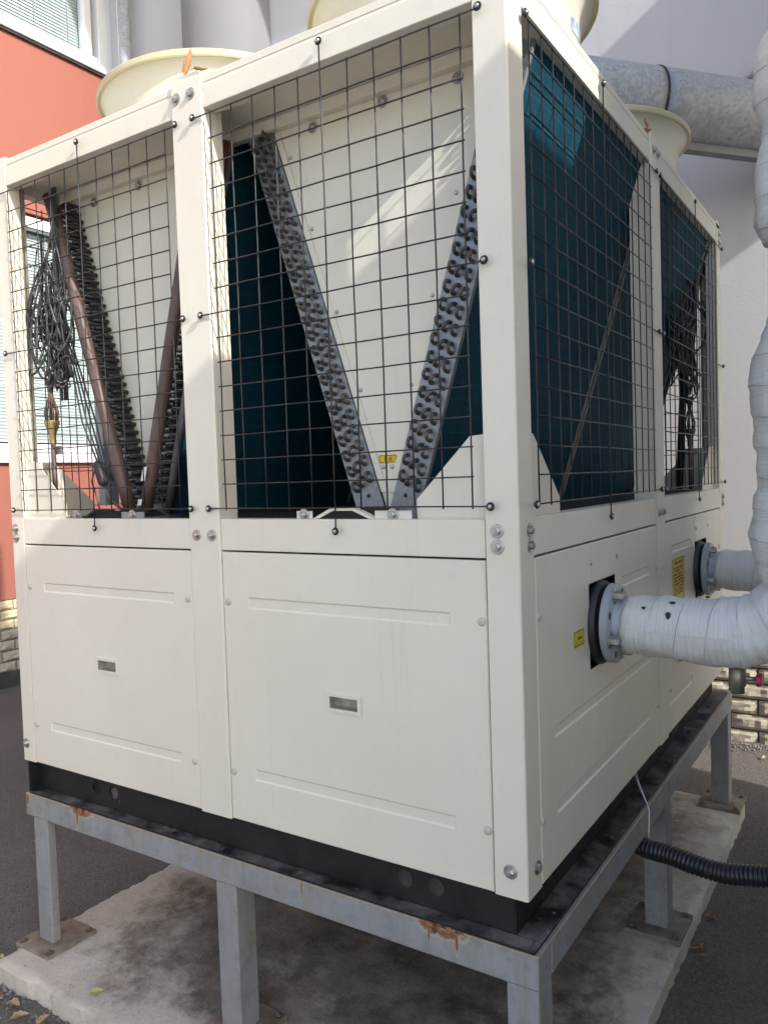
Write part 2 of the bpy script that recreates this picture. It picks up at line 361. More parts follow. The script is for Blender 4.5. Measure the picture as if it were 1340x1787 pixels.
def prism(name, poly, axis, a, b, mat, parent=None, bev=0):
    """poly: list of 2D points in the two other axes (x,z / y,z / x,y order), extruded along axis from a to b"""
    def P(q, t):
        if axis == 'y': return (q[0], t, q[1])
        if axis == 'x': return (t, q[0], q[1])
        return (q[0], q[1], t)
    n = len(poly); v = [P(q, a) for q in poly] + [P(q, b) for q in poly]
    f = [tuple(range(n)), tuple(range(n, 2 * n))] + [(i, (i + 1) % n, n + (i + 1) % n, n + i) for i in range(n)]
    me = mesh_data(name, v, f, mat)
    if bev: bevel(me, bev)
    o = link(name, me, parent)
    if bev: flatsmooth(o)
    return o
def frames(path):
    pts = [Vector(p) for p in path]; n = len(pts); out = []
    t0 = (pts[1] - pts[0]).normalized()
    ref = Vector((0, 0, 1)) if abs(t0.z) < .9 else Vector((1, 0, 0))
    u = t0.cross(ref).normalized()
    for i in range(n):
        t = ((pts[min(i + 1, n - 1)] - pts[max(i - 1, 0)])).normalized()
        u = (u - t * u.dot(t)).normalized(); w = t.cross(u)
        out.append((pts[i], u, w))
    return out
def tubevf(path, r, seg=8, cap=True, fn=None):
    fr = frames(path); v = []; f = []; n = len(fr)
    for i, (p, u, w) in enumerate(fr):
        ri = r[i] if hasattr(r, '__len__') else r
        for k in range(seg):
            a = 2 * math.pi * k / seg
            rr = fn(i, k, ri) if fn else ri
            v.append(p + (u * math.cos(a) + w * math.sin(a)) * rr)
    for i in range(n - 1):
        for k in range(seg):
            f.append((i * seg + k, i * seg + (k + 1) % seg, (i + 1) * seg + (k + 1) % seg, (i + 1) * seg + k))
    if cap: f.append(tuple(range(seg))); f.append(tuple((n - 1) * seg + k for k in range(seg)))
    return v, f
def tube(name, path, r, mat, parent=None, seg=8, fn=None):
    v, f = tubevf(path, r, seg, True, fn)
    o = mk(name, v, f, mat, parent, True); return o
def lathevf(profile, seg=32, axis='z', c=(0, 0, 0), closed=False):
    v = []; f = []; n = len(profile)
    for (r, h) in profile:
        for k in range(seg):
            a = 2 * math.pi * k / seg; A, B = r * math.cos(a), r * math.sin(a)
            p = {'z': (A, B, h), 'x': (h, A, B), 'y': (A, h, B)}[axis]
            v.append((p[0] + c[0], p[1] + c[1], p[2] + c[2]))
    rng = range(n) if closed else range(n - 1)
    for i in rng:
        j = (i + 1) % n
        for k in range(seg): f.append((i * seg + k, i * seg + (k + 1) % seg, j * seg + (k + 1) % seg, j * seg + k))
    if not closed: f.append(tuple(range(seg))); f.append(tuple((n - 1) * seg + k for k in range(seg)))
    return v, f
def lathe(name, profile, mat, parent=None, seg=32, axis='z', c=(0, 0, 0), closed=False, smooth=True, ang=40):
    v, f = lathevf(profile, seg, axis, c, closed)
    o = mk(name, v, f, mat, parent, smooth)
    if smooth: o.data.set_sharp_from_angle(angle=R(ang))
    return o
def merge(parts):
    v = []; f = []
    for pv, pf in parts:
        k = len(v); v += list(pv); f += [tuple(i + k for i in q) for q in pf]
    return v, f
def panel(name, mapf, u0, u1, v0, v1, mat, parent, ribs=(), holes=(), recess=(), thick=.004, flange=.02):
    """sheet panel: mapf(u, v, d) -> world point, d = distance behind the outer face; ribs are pressed grooves"""
    s = .005; us = {u0, u0 + .003, u1 - .003, u1}; vs_ = {v0, v0 + .003, v1 - .003, v1}
    for (a, b, c, d) in ribs: us |= {a, a + s, b - s, b}; vs_ |= {c, c + s, d - s, d}
    for (a, b, c, d) in holes: us |= {a, b}; vs_ |= {c, d}
    for (a, b, c, d) in recess: us |= {a, a + .001, b - .001, b}; vs_ |= {c, c + .001, d - .001, d}
    us = sorted(us); vs_ = sorted(vs_)
    def dep(u, v):
        if u in (us[0], us[-1]) or v in (vs_[0], vs_[-1]): return .003
        for (a, b, c, d) in ribs:
            if a + s <= u <= b - s and c + s <= v <= d - s: return .0035
        for (a, b, c, d) in recess:
            if a + .001 <= u <= b - .001 and c + .001 <= v <= d - .001: return .024
        return 0.0
    P = [mapf(u, v, dep(u, v)) for v in vs_ for u in us]; nu = len(us); F = []
    for j in range(len(vs_) - 1):
        for i in range(nu - 1):
            mu, mv = (us[i] + us[i + 1]) / 2, (vs_[j] + vs_[j + 1]) / 2
            if any(a < mu < b and c < mv < d for (a, b, c, d) in holes): continue
            F.append((j * nu + i, j * nu + i + 1, (j + 1) * nu + i + 1, (j + 1) * nu + i))
    # returned edges
    nv = len(vs_)
    ring = [i for i in range(nu)] + [j * nu + nu - 1 for j in range(1, nv)] + [(nv - 1) * nu + i for i in range(nu - 2, -1, -1)] + [j * nu for j in range(nv - 2, 0, -1)]
    k = len(P)
    for idx in ring:
        P.append(mapf(us[idx % nu], vs_[idx // nu], flange))
    n = len(ring)
    for i in range(n): F.append((ring[i], ring[(i + 1) % n], k + (i + 1) % n, k + i))
    return mk(name, P, F, mat, parent)
# shared small hardware (axis: outward along -Y for 'f', +X for 'r')
def hexbolt_mesh(name, r=.0085, h=.008):
    p = []
    v, f = lathevf([(r * 1.75, 0), (r * 1.75, .002), (r * 1.65, .0025)], 16); p.append((v, f))
    v, f = lathevf([(r, .002), (r, .002 + h * .85), (r * .8, .002 + h)], 6); p.append((v, f))
    v, f = lathevf([(r * .5, 0), (r * .5, .0025 + h), (r * .35, .004 + h)], 8); p.append((v, f))
    v, f = merge(p); return mesh_data(name, v, f, 'steel')
BOLT = hexbolt_mesh('hex_bolt', .0095); RBOLT = BOLT.copy(); RBOLT.materials.clear(); RBOLT.materials.append(M['rustbolt']); BIGBOLT = hexbolt_mesh('flange_bolt', .0135, .024)
v, f = lathevf([(.0105, -.001), (.0105, .0012), (.0085, .0035), (.004, .0045)], 16); SCREW = mesh_data('cap_screw', v, f, 'screw', True)
v, f = lathevf([(.006, 0), (.006, .002), (.0035, .004)], 10); RIVET = mesh_data('pan_screw', v, f, 'steel', True)
def eye_mesh():
    ring = [(.0078 * math.cos(a), .0078 * math.sin(a), .006) for a in [2 * math.pi * i / 16 for i in range(17)]]
    p1 = tubevf(ring, .0026, 6, False); p2 = lathevf([(.0058, 0), (.0058, .009), (.0048, .0115), (.0025, .013)], 10)
    v, f = merge([p1, p2]); me = mesh_data('eye_bolt', v, f, 'wire', True); me.materials.append(M['steel'])
    for p in me.polygons:
        c = p.center
        if math.hypot(c.x, c.y) < .0059 and abs(c.z - .006) > .0 : p.material_index = 1 if math.hypot(c.x, c.y) < .0054 or c.z > .0088 else p.material_index
    return me
EYE = eye_mesh()
ROT = {'f': (R(90), 0, 0), 'r': (0, R(90), 0), 'l': (0, R(-90), 0), 'b': (R(-90), 0, 0), 'u': (0, 0, 0)}
def put(name, me, parent, loc, face): return link(name, me, parent, loc, ROT[face])

# ------------------------------------------------------------------ the ground
GZ = -.73
def ground():
    n = 60; v = []; f = []
    def g(i): t = i / n * 2 - 1; return t * abs(t) ** 1.7 * 120
    for j in range(n + 1):
        for i in range(n + 1):
            x, y = g(i), g(j)
            v.append((x, y, GZ + (.012 * noise.noise((x * .6, y * .6, 3)) if abs(x) < 30 and abs(y) < 30 else 0)))
    for j in range(n):
        for i in range(n): a = j * (n + 1) + i; f.append((a, a + 1, a + n + 2, a + n + 1))
    o = mk('ground', v, f, 'asphalt', None, True); kind(o, 'structure'); return o
ground()
def pad():
    x0, x1, y0, y1 = -1.93, .075, -.155, 2.46; n, m = 150, 190; v = []; f = []
    zt = -.66
    for j in range(m + 1):
        for i in range(n + 1):
            x = x0 + (x1 - x0) * i / n; y = y0 + (y1 - y0) * j / m
            e = min(x - x0, x1 - x, y - y0, y1 - y)
            q = noise.noise((x * 5, y * 5, 1)); q2 = noise.noise((x * 16, y * 16, 5))
            q3 = noise.noise((x * 45, y * 45, 2))
            z = zt + .004 * q + .002 * q2 + .0009 * q3
            if e < .03:
                k = 1 - e / .03; z -= (.010 + .014 * q + .007 * q2 + .006 * q3) * k * k
                big = max(0, noise.noise((x * 2.3, y * 2.3, 9)) - .2) * .02
                cx, cy = (x0 + x1) / 2, (y0 + y1) / 2
                if x - x0 < .03: x += (.005 * q + .007 * q2 + .007 * q3 + big) * k
                if x1 - x < .03: x -= (.004 * q + .005 * q2 + .004 * q3) * k
                if y - y0 < .03: y += (.006 * q + .008 * q2 + .008 * q3 + big) * k
            v.append((x, y, z))
    W = n + 1
    for j in range(m):
        for i in range(n): a = j * W + i; f.append((a, a + 1, a + W + 1, a + W))
    ring = list(range(W)) + [j * W + n for j in range(1, m + 1)] + [m * W + i for i in range(n - 1, -1, -1)] + [j * W for j in range(m - 1, 0, -1)]
    k = len(v)
    for idx in ring:
        p = v[idx]; v.append((p[0], p[1], GZ - .05))
    for i in range(len(ring)): f.append((ring[i], ring[(i + 1) % len(ring)], k + (i + 1) % len(ring), k + i))
    o = mk('concrete_pad', v, f, 'concrete', None, True); o.data.set_sharp_from_angle(angle=R(50)); kind(o, 'structure')
    return o
pad()
pv = simple('pale_bounce_paving', (.42, .41, .385), (.50, .49, .46), 3, .8, 0, .3, 30)
o = box('bounce_pavement', -16, 14, -18, -3.4, GZ - .05, GZ + .03, pv, None, 0); kind(o, 'structure')  # added behind the camera to bounce sunlight onto the front faces
def grit():
    v = []; f = []; rnd = random.Random(3)
    def stone(x, y, z, s):
        k = len(v); q = [rnd.uniform(.6, 1.2) for _ in range(6)]
        for d, m in zip(((1, 0, 0), (-1, 0, 0), (0, 1, 0), (0, -1, 0), (0, 0, 1), (0, 0, -1)), q): v.append((x + d[0] * s * m, y + d[1] * s * m, z + d[2] * s * m * .7))
        for a in ((0, 2, 4), (2, 1, 4), (1, 3, 4), (3, 0, 4), (2, 0, 5), (1, 2, 5), (3, 1, 5), (0, 3, 5)): f.append(tuple(k + i for i in a))
    for _ in range(700):
        x = rnd.uniform(-2.0, .1); y = -.15 - abs(rnd.gauss(0, .09)); stone(x, y, GZ + .003, abs(rnd.gauss(.004, .003)) + .0015)
    for _ in range(350):
        x = rnd.uniform(-2.2, .8); y = rnd.uniform(-.7, 3.4); stone(x if not -1.93 < x < .08 or not -.17 < y < 2.46 else x, y, (-.656 if -1.9 < x < .06 and -.14 < y < 2.42 else GZ + .003), rnd.uniform(.0012, .004))
    for _ in range(260):
        x = .09 + abs(rnd.gauss(0, .06)); y = rnd.uniform(-.2, 2.5); stone(x, y, GZ + .003, rnd.uniform(.001, .004))
    for _ in range(1500):   # coarse gravel along the foot of the back wall
        x = rnd.uniform(-1.6, 1.6); y = 3.54 - abs(rnd.gauss(0, .07)); stone(x, y, GZ + .004, rnd.uniform(.003, .011))
    o = mk('loose_grit', v, f, 'grit'); kind(o, 'stuff'); tag(o, 'loose pale grit and stone chips scattered on the asphalt and pad', 'grit')
grit()

# ------------------------------------------------------------------ buildings
def brick_mesh(name, lx, h, seed, mat):
    """split-face brick, rough face towards -Y, centred on x, z"""
    nx, nz = 9, 4; v = []; f = []
    for j in range(nz + 1):
        for i in range(nx + 1):
            a, b = i / nx, j / nz; x = (a - .5) * lx; z = (b - .5) * h
            e = min(a, 1 - a, b * .6, (1 - b) * .6); d = .006 + .022 * min(1, e / .12)
            d += .014 * noise.noise((x * 22, z * 30, seed * 3.7)) + .006 * noise.noise((x * 60, z * 60, seed))
            if e == 0: d = .004
            v.append((x, -d, z))
    W = nx + 1
    for j in range(nz):
        for i in range(nx): a = j * W + i; f.append((a, a + 1, a + W + 1, a + W))
    ring = list(range(W)) + [j * W + nx for j in range(1, nz + 1)] + [nz * W + i for i in range(nx - 1, -1, -1)] + [j * W for j in range(nz - 1, 0, -1)]
    k = len(v)
    for idx in ring: v.append((v[idx][0], .02, v[idx][2]))
    for i in range(len(ring)): f.append((ring[i], ring[(i + 1) % len(ring)], k + (i + 1) % len(ring), k + i))
    return mesh_data(name, v, f, mat)
YB = 3.65
rear = thing('rear_building', 'pale grey rendered rear building with round column and split-face brick plinth', 'building', (-1, YB, GZ))
box('wall', -5.75, 5.3, YB, YB + .3, GZ, 9.0, 'plaster', rear, 0)
lathe('column', [(.44, GZ - .02), (.44, 9.0)], 'column', rear, 64, 'z', (-4.16, YB + .02, 0))
box('shade_eave', -6.1, 3.3, YB - .92, YB + .3, 6.95, 7.1, 'plaster', rear, 0)  # added above the view to throw shade on the upper wall
pl = box('plinth', -5.6, 2.99, YB - .035, YB - .002, GZ - .02, -.16, 'mortar', rear, 0)
cap = box('plinth_cap', -5.6, 2.99, YB - .075, YB - .004, -.16, -.125, 'brick_grey', rear, .004)
var = [brick_mesh('brick', .306, .088, s, 'brick_grey') for s in range(6)]
rb = random.Random(5)
for c in range(6):
    z = -.71 + .0975 * c + .0; x = -1.45 + (.16 if c % 2 else 0)
    while x < 1.7:
        b = link('brick', rb.choice(var), pl, (x, YB - .036, z)); b.rotation_euler = (0, 0, 0)
        x += .3175
XR = -5.75
red = thing('red_building', 'salmon red rendered building with white framed windows and pale blinds', 'building', (XR - .3, 1, GZ))
box('wall', XR - .3, XR, -6, YB + .3, GZ, .02, 'redwall', red, 0)
box('wall', XR - .3, XR, -6, YB, .02, 1.20, 'redwall', red, 0)
box('wall', XR - .3, XR, -6, YB, 3.42, 4.93, 'redwall', red, 0)
box('wall', XR - .3, XR, -6, YB, 7.2, 9.0, 'redwall', red, 0)
plr = box('plinth', XR + .002, XR + .03, -6, YB - .04, GZ - .02, .02, 'mortar', red, 0)
box('base_strip', XR + .004, XR + .07, -6, YB - .04, GZ - .02, -.60, 'kerb', red, .004)
vb = [brick_mesh('brick', .236, .078, s + 10, 'brick_buff') for s in range(4)]
vg = [brick_mesh('brick', .236, .084, s + 20, 'brick_grey') for s in range(4)]  # greyer brick for the lower courses: their shade put into the colour
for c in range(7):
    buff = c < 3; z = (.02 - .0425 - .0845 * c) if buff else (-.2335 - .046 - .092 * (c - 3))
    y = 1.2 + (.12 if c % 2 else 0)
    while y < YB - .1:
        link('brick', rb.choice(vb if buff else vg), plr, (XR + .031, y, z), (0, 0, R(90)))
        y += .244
def window(z0, z1, lab):
    # white frame ring, glazing with mullions, blind behind; spans to the building corner
    wn = box('window', XR - .29, XR - .20, -6, YB - .02, z0, z1, 'room', red, 0); wn['label'] = lab
    box('sill', XR - .15, XR + .05, -6, YB + .0, z0 - .02, z0 + .05, 'pvc', wn, .006)
    box('frame', XR - .12, XR - .03, -6, YB - .02, z0 + .052, z0 + .15, 'pvc', wn, .006)
    box('frame', XR - .12, XR - .03, -6, YB - .02, z1 - .10, z1 - .002, 'pvc', wn, .006)
    box('corner_post', XR - .2, XR - .002, 3.50, YB + .02, z0 + .051, z1 - .003, 'pvc', wn, .006)
    for y in (-3.2, -1.4, .35, 2.0, 3.40):
        box('mullion', XR - .115, XR - .025, y - .04, y + .04, z0 + .151, z1 - .101, 'pvc', wn, .006)
    v = []; f = []
    z = z0 + .2
    while z < z1 - .1:
        a, b = boxvf(XR - .146, XR - .136, -5.9, 3.48, z, z + .002)
        a = [(p[0], p[1], p[2] - (.029 if p[0] > XR - .14 else 0)) for p in a]
        k = len(v); v += a; f += [tuple(i + k for i in q) for q in b]; z += .030
    s = mk('blind', v, f, 'slat', wn); s['kind'] = 'stuff'
    for y in (2.35, 2.9, 3.25): tube('blind_cord', [(XR - .125, y, z0 + .1), (XR - .125, y, z1 - .1)], .003, 'pvc', wn, 5)
    ys = (-6, -3.2, -1.4, .35, 2.0, 3.40, 3.5)
    for a, b in zip(ys, ys[1:]): box('pane', XR - .082, XR - .074, a + .03, b - .03, z0 + .14, z1 - .09, 'glass', wn, 0)
window(1.22, 3.40, 'lower white framed window band with pale blinds')
window(4.97, 7.18, 'upper white framed window band with pale blinds')
box('flashing', XR - .14, XR + .03, -6, YB, 4.93, 4.95, 'kerb', red, 0)
box('flashing', XR - .14, XR + .02, -6, YB, 1.2, 1.2 + .0, 'kerb', red, 0) if False else None
dp = thing('downpipe', 'galvanised rainwater downpipe with white conduit in the corner beside the red building', 'pipe', (-5.43, 3.55, GZ))
tube('pipe', [(-5.42, 3.54, GZ), (-5.42, 3.54, 3.0), (-5.42, 3.54, 8.8)], .058, 'ductgalv', dp, 20)
tube('conduit', [(-5.55, 3.60, GZ), (-5.55, 3.60, 8.8)], .03, 'pvc', dp, 12)
for z in (1.6, 4.3, 6.4): box('bracket', -5.50, -5.35, 3.47, 3.648, z, z + .03, 'galv', dp, 0)
# added wing outside the frame on the right, shaped to shade the machine
WX = 2.05        # yard side of the wing
wing = thing('added_shade_wing', 'added unseen grey side wing with dark plinth, shaped to shade the yard', 'building', (WX + .2, 1.5, GZ))
KS = SUN.z / SUN.x; KY = -SUN.y / SUN.x
ZE = 1.905 + WX * KS; ZH = 3.8 + (WX + .75) * KS; ZL = -.23 + (WX + 5.75) * KS
YC = .65 - WX * KY; YP = 2.88 - (WX + .22) * KY
box('wall', WX, WX + .4, YC, YC + .4, GZ, ZL, 'wing', wing, 0)
box('wall', WX + .001, WX + .4, YC + .402, YP, GZ, ZH - .09, 'wing', wing, 0)
box('added_bridge_wall', WX + .001, WX + .399, YP + .002, YB - .002, 3.85, ZH - .091, 'wing', wing, 0)
box('roof', WX, WX + .5, YC + .402, YB - .002, ZH - .088, ZH, 'shade_roof', wing, .01)
box('added_porch_wall', WX, WX + .3, -1.55, YC - .002, GZ, ZE - .08, 'wing', wing, 0)
box('added_porch_roof', WX, WX + .35, -1.55, YC - .004, ZE - .078, ZE, 'shade_roof', wing, .01)
box('plinth', WX - .04, WX - .002, -1.55, YP, GZ - .02, .95, 'kerb', wing, .004)  # added dark cladding, cuts the low light reaching the right side
for y in (.75, 1.5):
    w = box('window', WX - .015, WX, y, y + .5, 1.2, 2.4, 'room', wing, 0); box('frame', WX - .035, WX - .016, y - .06, y + .56, 1.13, 1.19, 'pvc', w, 0)
    box('frame', WX - .035, WX - .016, y - .06, y + .56, 2.41, 2.47, 'pvc', w, 0)

# ------------------------------------------------------------------ the stand
st = thing('steel_stand', 'grey painted square-tube steel stand with rust spots carrying the chiller', 'stand', (-.95, 1.2, -.66))
BT, BB = -.118, -.2
box('beam', -1.93, .022, -.004, .076, BB, BT, 'stand', st, .005)
box('beam', -1.93, .022, 2.39, 2.47, BB, BT, 'stand', st, .005)
box('beam', -.058, .0225, .0765, 2.3895, BB - .001, BT - .001, 'stand', st, .005)
box('beam', -1.931, -1.85, .0765, 2.3895, BB - .001, BT - .001, 'stand', st, .005)
box('beam', -.99, -.91, .0765, 2.3895, BB - .001, BT - .001, 'stand', st, .005)
def rust_scale(cx0, w, h, seed):
    n, m = 44, 14; v = []; f = []
    for j in range(m + 1):
        for i in range(n + 1):
            a = i / n * 2 - 1; b = j / m; x = cx0 + a * w; 
            q = noise.noise((x * 38, b * 2.2, seed)) + .5 * noise.noise((x * 110, b * 6, seed + 4))
            reach = (1 - a * a) ** .5 * (.62 + .5 * noise.noise((x * 55, seed, 1)))
            t = max(0.0, min(1.0, (reach - b) * 5)); d = (.0012 + .0035 * max(0, q + .35)) * t - .003 * (1 - t)
            s_ = b * (h + .012)
            if s_ < .012: p = (x, .006 - s_, BT + d)            # over the top edge
            else: p = (x, -.004 - d, BT - .003 - (s_ - .012))
            v.append(p)
    for j in range(m):
        for i in range(n): a = j * (n + 1) + i; f.append((a, a + 1, a + n + 2, a + n + 1))
    return mk('rust_scale', v, f, 'rustcrust', st, True)
rust_scale(-1.615, .058, .026, 2.0); rust_scale(-.225, .066, .030, 7.3)
LEGS = [(-1.895, .0), (-.990, .0), (-.060, .0), (-.060, 1.16), (-.060, 2.36), (-1.895, 1.16), (-1.895, 2.36), (-.990, 1.16), (-.990, 2.36)]
plate = None
for (x, y) in LEGS:
    box('leg', x, x + .08, y, y + (.034 if (x, y) == (-1.895, .0) else .08), -.648, BB - .0015, 'stand', st, .005)
    p = box('base_plate', x - .055, x + .135, y - .06, y + .14, -.664, -.648, 'rusty', st, .002)
    for (dx, dy) in ((-.035, -.04), (.115, -.04), (-.035, .12), (.115, .12)): put('bolt', RBOLT, p, (x + dx, y + dy, -.6485), 'u')
    # rough weld bead round the foot
v, f = tubevf([(-.02 * math.cos(t), 0, 0) for t in (0, 1, 2)], .004, 5)

# ------------------------------------------------------------------ the chiller
ch = thing('chiller', 'large cream air-cooled chiller with V coils behind black wire guards', 'chiller', (-.96, 1.2, BT))
FX = lambda u, v, d: (u, d, v)            # front face map
RX = lambda u, v, d: (-d, u, v)           # right face map
LX = lambda u, v, d: (-1.934 + d, u, v)
BX = lambda u, v, d: (u, 2.412 - d, v)
# black base channel
def channel(name, x0, x1, y0, y1, holes=None):
    return box(name, x0, x1, y0, y1, BT + .009, -.002, 'black', ch, .002)
wy = .042
def web_front():
    # web with two through holes and two closed plugs
    hs = [(-1.585, -.052), (-1.495, -.052)]
    x0, x1, z0, z1, r = -1.905, -.055, BT + .008, -.001, .021
    v = []; f = []; xs = [x0]; 
    # strips: plain quads beside square cells holding a round hole
    def quad(a, b, c, d): k = len(v); v.extend([(a, wy, c), (b, wy, c), (b, wy, d), (a, wy, d)]); f.append((k, k + 1, k + 2, k + 3))
    cur = x0; hh = .028
    for (hx, hz) in hs:
        quad(cur, hx - hh, z0, z1); quad(hx - hh, hx + hh, z0, hz - hh); quad(hx - hh, hx + hh, hz + hh, z1)
        k = len(v); n = 24
        for i in range(n):
            a = 2 * math.pi * (i + .5) / n; c, s = math.cos(a), math.sin(a); q = hh / max(abs(c), abs(s))
            v.append((hx + r * c, wy, hz + r * s)); v.append((hx + q * c, wy, hz + q * s)); v.append((hx + r * c, wy + .006, hz + r * s))
        for i in range(n):
            j = (i + 1) % n; f.append((k + 3 * i, k + 3 * j, k + 3 * j + 1, k + 3 * i + 1)); f.append((k + 3 * i, k + 3 * j, k + 3 * j + 2, k + 3 * i + 2))
        cur = hx + hh
    quad(cur, x1, z0, z1)
    o = mk('base_channel', v, f, 'black', ch)
    for px in (-.352, -.262): lathe('plug', [(.0225, wy + .001), (.0225, wy - .003), (.019, wy - .003), (.0185, wy - .0012)], 'plug', o, 24, 'y', (px, 0, -.05))
    return o
wf = web_front()
fl = box('base_flange', -1.905, -.004, -.002, wy - .001, BT + .001, BT + .008, 'black', ch, .001)
lathe('bolt_hole', [(.009, BT + .0065), (.009, BT + .0092), (.006, BT + .0092), (.006, BT + .0065)], 'steel', fl, 14, 'z', (-.995, .018, 0), closed=True)
box('base_channel', -1.912, -1.905, .0, 2.37, BT + .001, -.001, 'black', ch, .001)
box('base_channel', -.057, -.051, wy - .0, 2.37, BT + .001, -.001, 'black', ch, .001)
frr = box('base_flange', -.0505, .012, wy + .001, 2.40, BT + .0005, BT + .0075, 'black', ch, .001)
box('base_channel', -1.904, -.058, 2.365, 2.37, BT + .001, -.001, 'black', ch, .001)
box('base_flange', -.0035, .0125, -.0025, wy + .0, BT + .0012, BT + .0078, 'black', ch, .001)
box('base_plate', -1.90, -.06, .05, 2.36, -.012, -.004, 'dark', ch, 0)
for y in (.32, .62, .98, 1.32, 1.7, 2.1): lathe('bolt_hole', [(.010, BT + .006), (.010, BT + .0092), (.0065, BT + .0092), (.0065, BT + .006)], 'rubber', frr, 14, 'z', (-.018, y, 0), closed=True)

# posts
H = 2.1
def corner_post(x0, x1, y0, y1, sx, sy):
    """folded angle post: two outer plates with a rounded arris, plus return lips"""
    t = .003; r = .006
    o = []
    cxp, cyp = (x1 if sx > 0 else x0), (y0 if sy < 0 else y1)
    # outline in plan of the outer skin: along front plate, round the corner, along side plate
    ax = x0 if sx > 0 else x1; ay = y1 if sy < 0 else y0
    pts = [(ax, cyp - sy * .05), (ax, cyp - sy * 0.002), (ax + sx * .002, cyp)]
    for k in range(7):
        a = k / 6 * math.pi / 2
        pts.append((cxp - sx * r + sx * r * math.sin(a), cyp - sy * r + sy * r * math.cos(a)))
    pts += [(cxp, ay + sy * .002), (cxp - sx * .002, ay), (cxp - sx * .05, ay)]
    n = len(pts); v = [(p[0], p[1], 0.0) for p in pts] + [(p[0], p[1], H + .012) for p in pts]
    f = [(i, i + 1, n + i + 1, n + i) for i in range(n - 1)]
    ob = mk('corner_post', v, f, 'cream', ch, True); ob.data.set_sharp_from_angle(angle=R(35))
    flatsmooth(ob)
    return ob
PNR = corner_post(-.083, 0, 0, .083, 1, -1)
PNL = corner_post(-1.934, -1.863, 0, .083, -1, -1)
PFR = corner_post(-.083, 0, 2.345, 2.428, 1, 1)
PFL = corner_post(-1.934, -1.863, 2.345, 2.428, -1, 1)
def mid_post(mapf, u0, u1, lip=.075):
    pts = [(u0, lip), (u0, .003), (u0 + .003, 0), (u1 - .003, 0), (u1, .003), (u1, lip)]
    n = len(pts); zt = H + .004
    top = [(u0, zt), (u0 + .012, zt + .014), (u1 - .012, zt + .014), (u1, zt)]
    v = [mapf(p[0], 0.0, p[1]) for p in pts] + [mapf(p[0], zt - .0, p[1]) for p in pts]
    f = [(i, i + 1, n + i + 1, n + i) for i in range(n - 1)]
    k = len(v); v += [mapf(q[0], q[1], .0) for q in top[1:3]]
    f.append((n + 1, n + 2, n + 3, n + 4, k + 1, k))
    ob = mk('post', v, f, 'cream', ch)
    m = ob.modifiers.new('solid', 'SOLIDIFY'); m.thickness = .003; m.offset = 0
    return ob
PF = mid_post(lambda u, v, d: (u, d - .002, v), -1.033, -.914)
PR = mid_post(lambda u, v, d: (.002 - d, u, v), 1.178, 1.288)
PL = mid_post(lambda u, v, d: (-1.936 + d, u, v), 1.178, 1.288)
PBk = mid_post(lambda u, v, d: (u, 2.430 - d, v), -1.033, -.914)
# top beams, cover strip, rails
BAYX = [(-1.861, -1.035), (-.912, -.085)]; BAYY = [(.085, 1.176), (1.290, 2.343)]
for (a, b) in BAYX:
    for (y0, y1) in ((.001, .05), (2.378, 2.427)):
        box('top_beam', a, b, y0, y1, 2.013, 2.075, 'cream', ch, .003)
        box('rail', a, b, y0, y1, .779, .868, 'cream', ch, .003)
for (a, b) in BAYY:
    for (x0, x1) in ((-.05, -.001), (-1.933, -1.884)):
        box('top_beam', x0, x1, a, b, 2.013, 2.075, 'cream', ch, .003)
        box('rail', x0, x1, a, b, .779, .868, 'cream', ch, .003)
for (a, b) in ((-1.934, -1.036), (-.911, .0)):
    box('cover_strip', a, b, .003, .08, 2.082, 2.102, 'cream', ch, .002); box('cover_strip', a, b, 2.348, 2.425, 2.082, 2.102, 'cream', ch, .002)
for (a, b) in ((.081, 1.176), (1.290, 2.347)):
    box('cover_strip', -.08, -.003, a, b, 2.082, 2.102, 'cream', ch, .002); box('cover_strip', -1.931, -1.854, a, b, 2.082, 2.102, 'cream', ch, .002)
box('roof_plate', -1.93, -.004, .004, 2.424, 2.040, 2.081, 'cream', ch, 0)
# lower deck and dark body
box('deck', -1.925, -.01, .052, 2.42, .83, .862, 'dark', ch, 0)
box('body_core', -1.88, -.06, .07, 2.36, .002, .828, 'dark', ch, 0)
# side panels
def front_panel(a, b, ribs, hx):
    hz = .391; hw, hh = .046, .0175
    p = panel('side_panel', FX, a, b, .002, .774, 'cream', ch, ribs, (), [(hx - hw, hx + hw, hz - hh, hz + hh)])
    # moulded handle frame and its cup
    o = [(hx - hw - .009, hz - hh - .0085), (hx + hw + .009, hz - hh - .0085), (hx + hw + .009, hz + hh + .0085), (hx - hw - .009, hz + hh + .0085)]
    i = [(hx - hw + .002, hz - hh + .002), (hx + hw - .002, hz - hh + .002), (hx + hw - .002, hz + hh - .002), (hx - hw + .002, hz + hh - .002)]
    v = [(q[0], .0, q[1]) for q in o] + [(q[0] * .985 + hx * .015, -.005, q[1] * .94 + hz * .06) for q in o] + [(q[0], -.005, q[1]) for q in i] 
    f = []
    for s in range(2):
        for k in range(4): f.append((s * 4 + k, s * 4 + (k + 1) % 4, s * 4 + 4 + (k + 1) % 4, s * 4 + 4 + k))
    h = mk('handle', v, f, 'cream', p)
    mk('handle_cup', [(q[0] + (q[0] - hx) * .004, -.0046, q[1] + (q[1] - hz) * .01) for q in i] + [(q[0] + (hx - q[0]) * .04, .020, q[1]) for q in i], [(4, 5, 6, 7)] + [(k, (k + 1) % 4, 4 + (k + 1) % 4, 4 + k) for k in range(4)], 'cup', h)
    return p
p1 = front_panel(-1.861, -1.036, [(-1.762, -1.113, .614, .647), (-1.762, -1.113, .129, .161)], -1.439)
p2 = front_panel(-.911, -.086, [(-.817, -.180, .616, .650), (-.817, -.180, .129, .163)], -.4965)
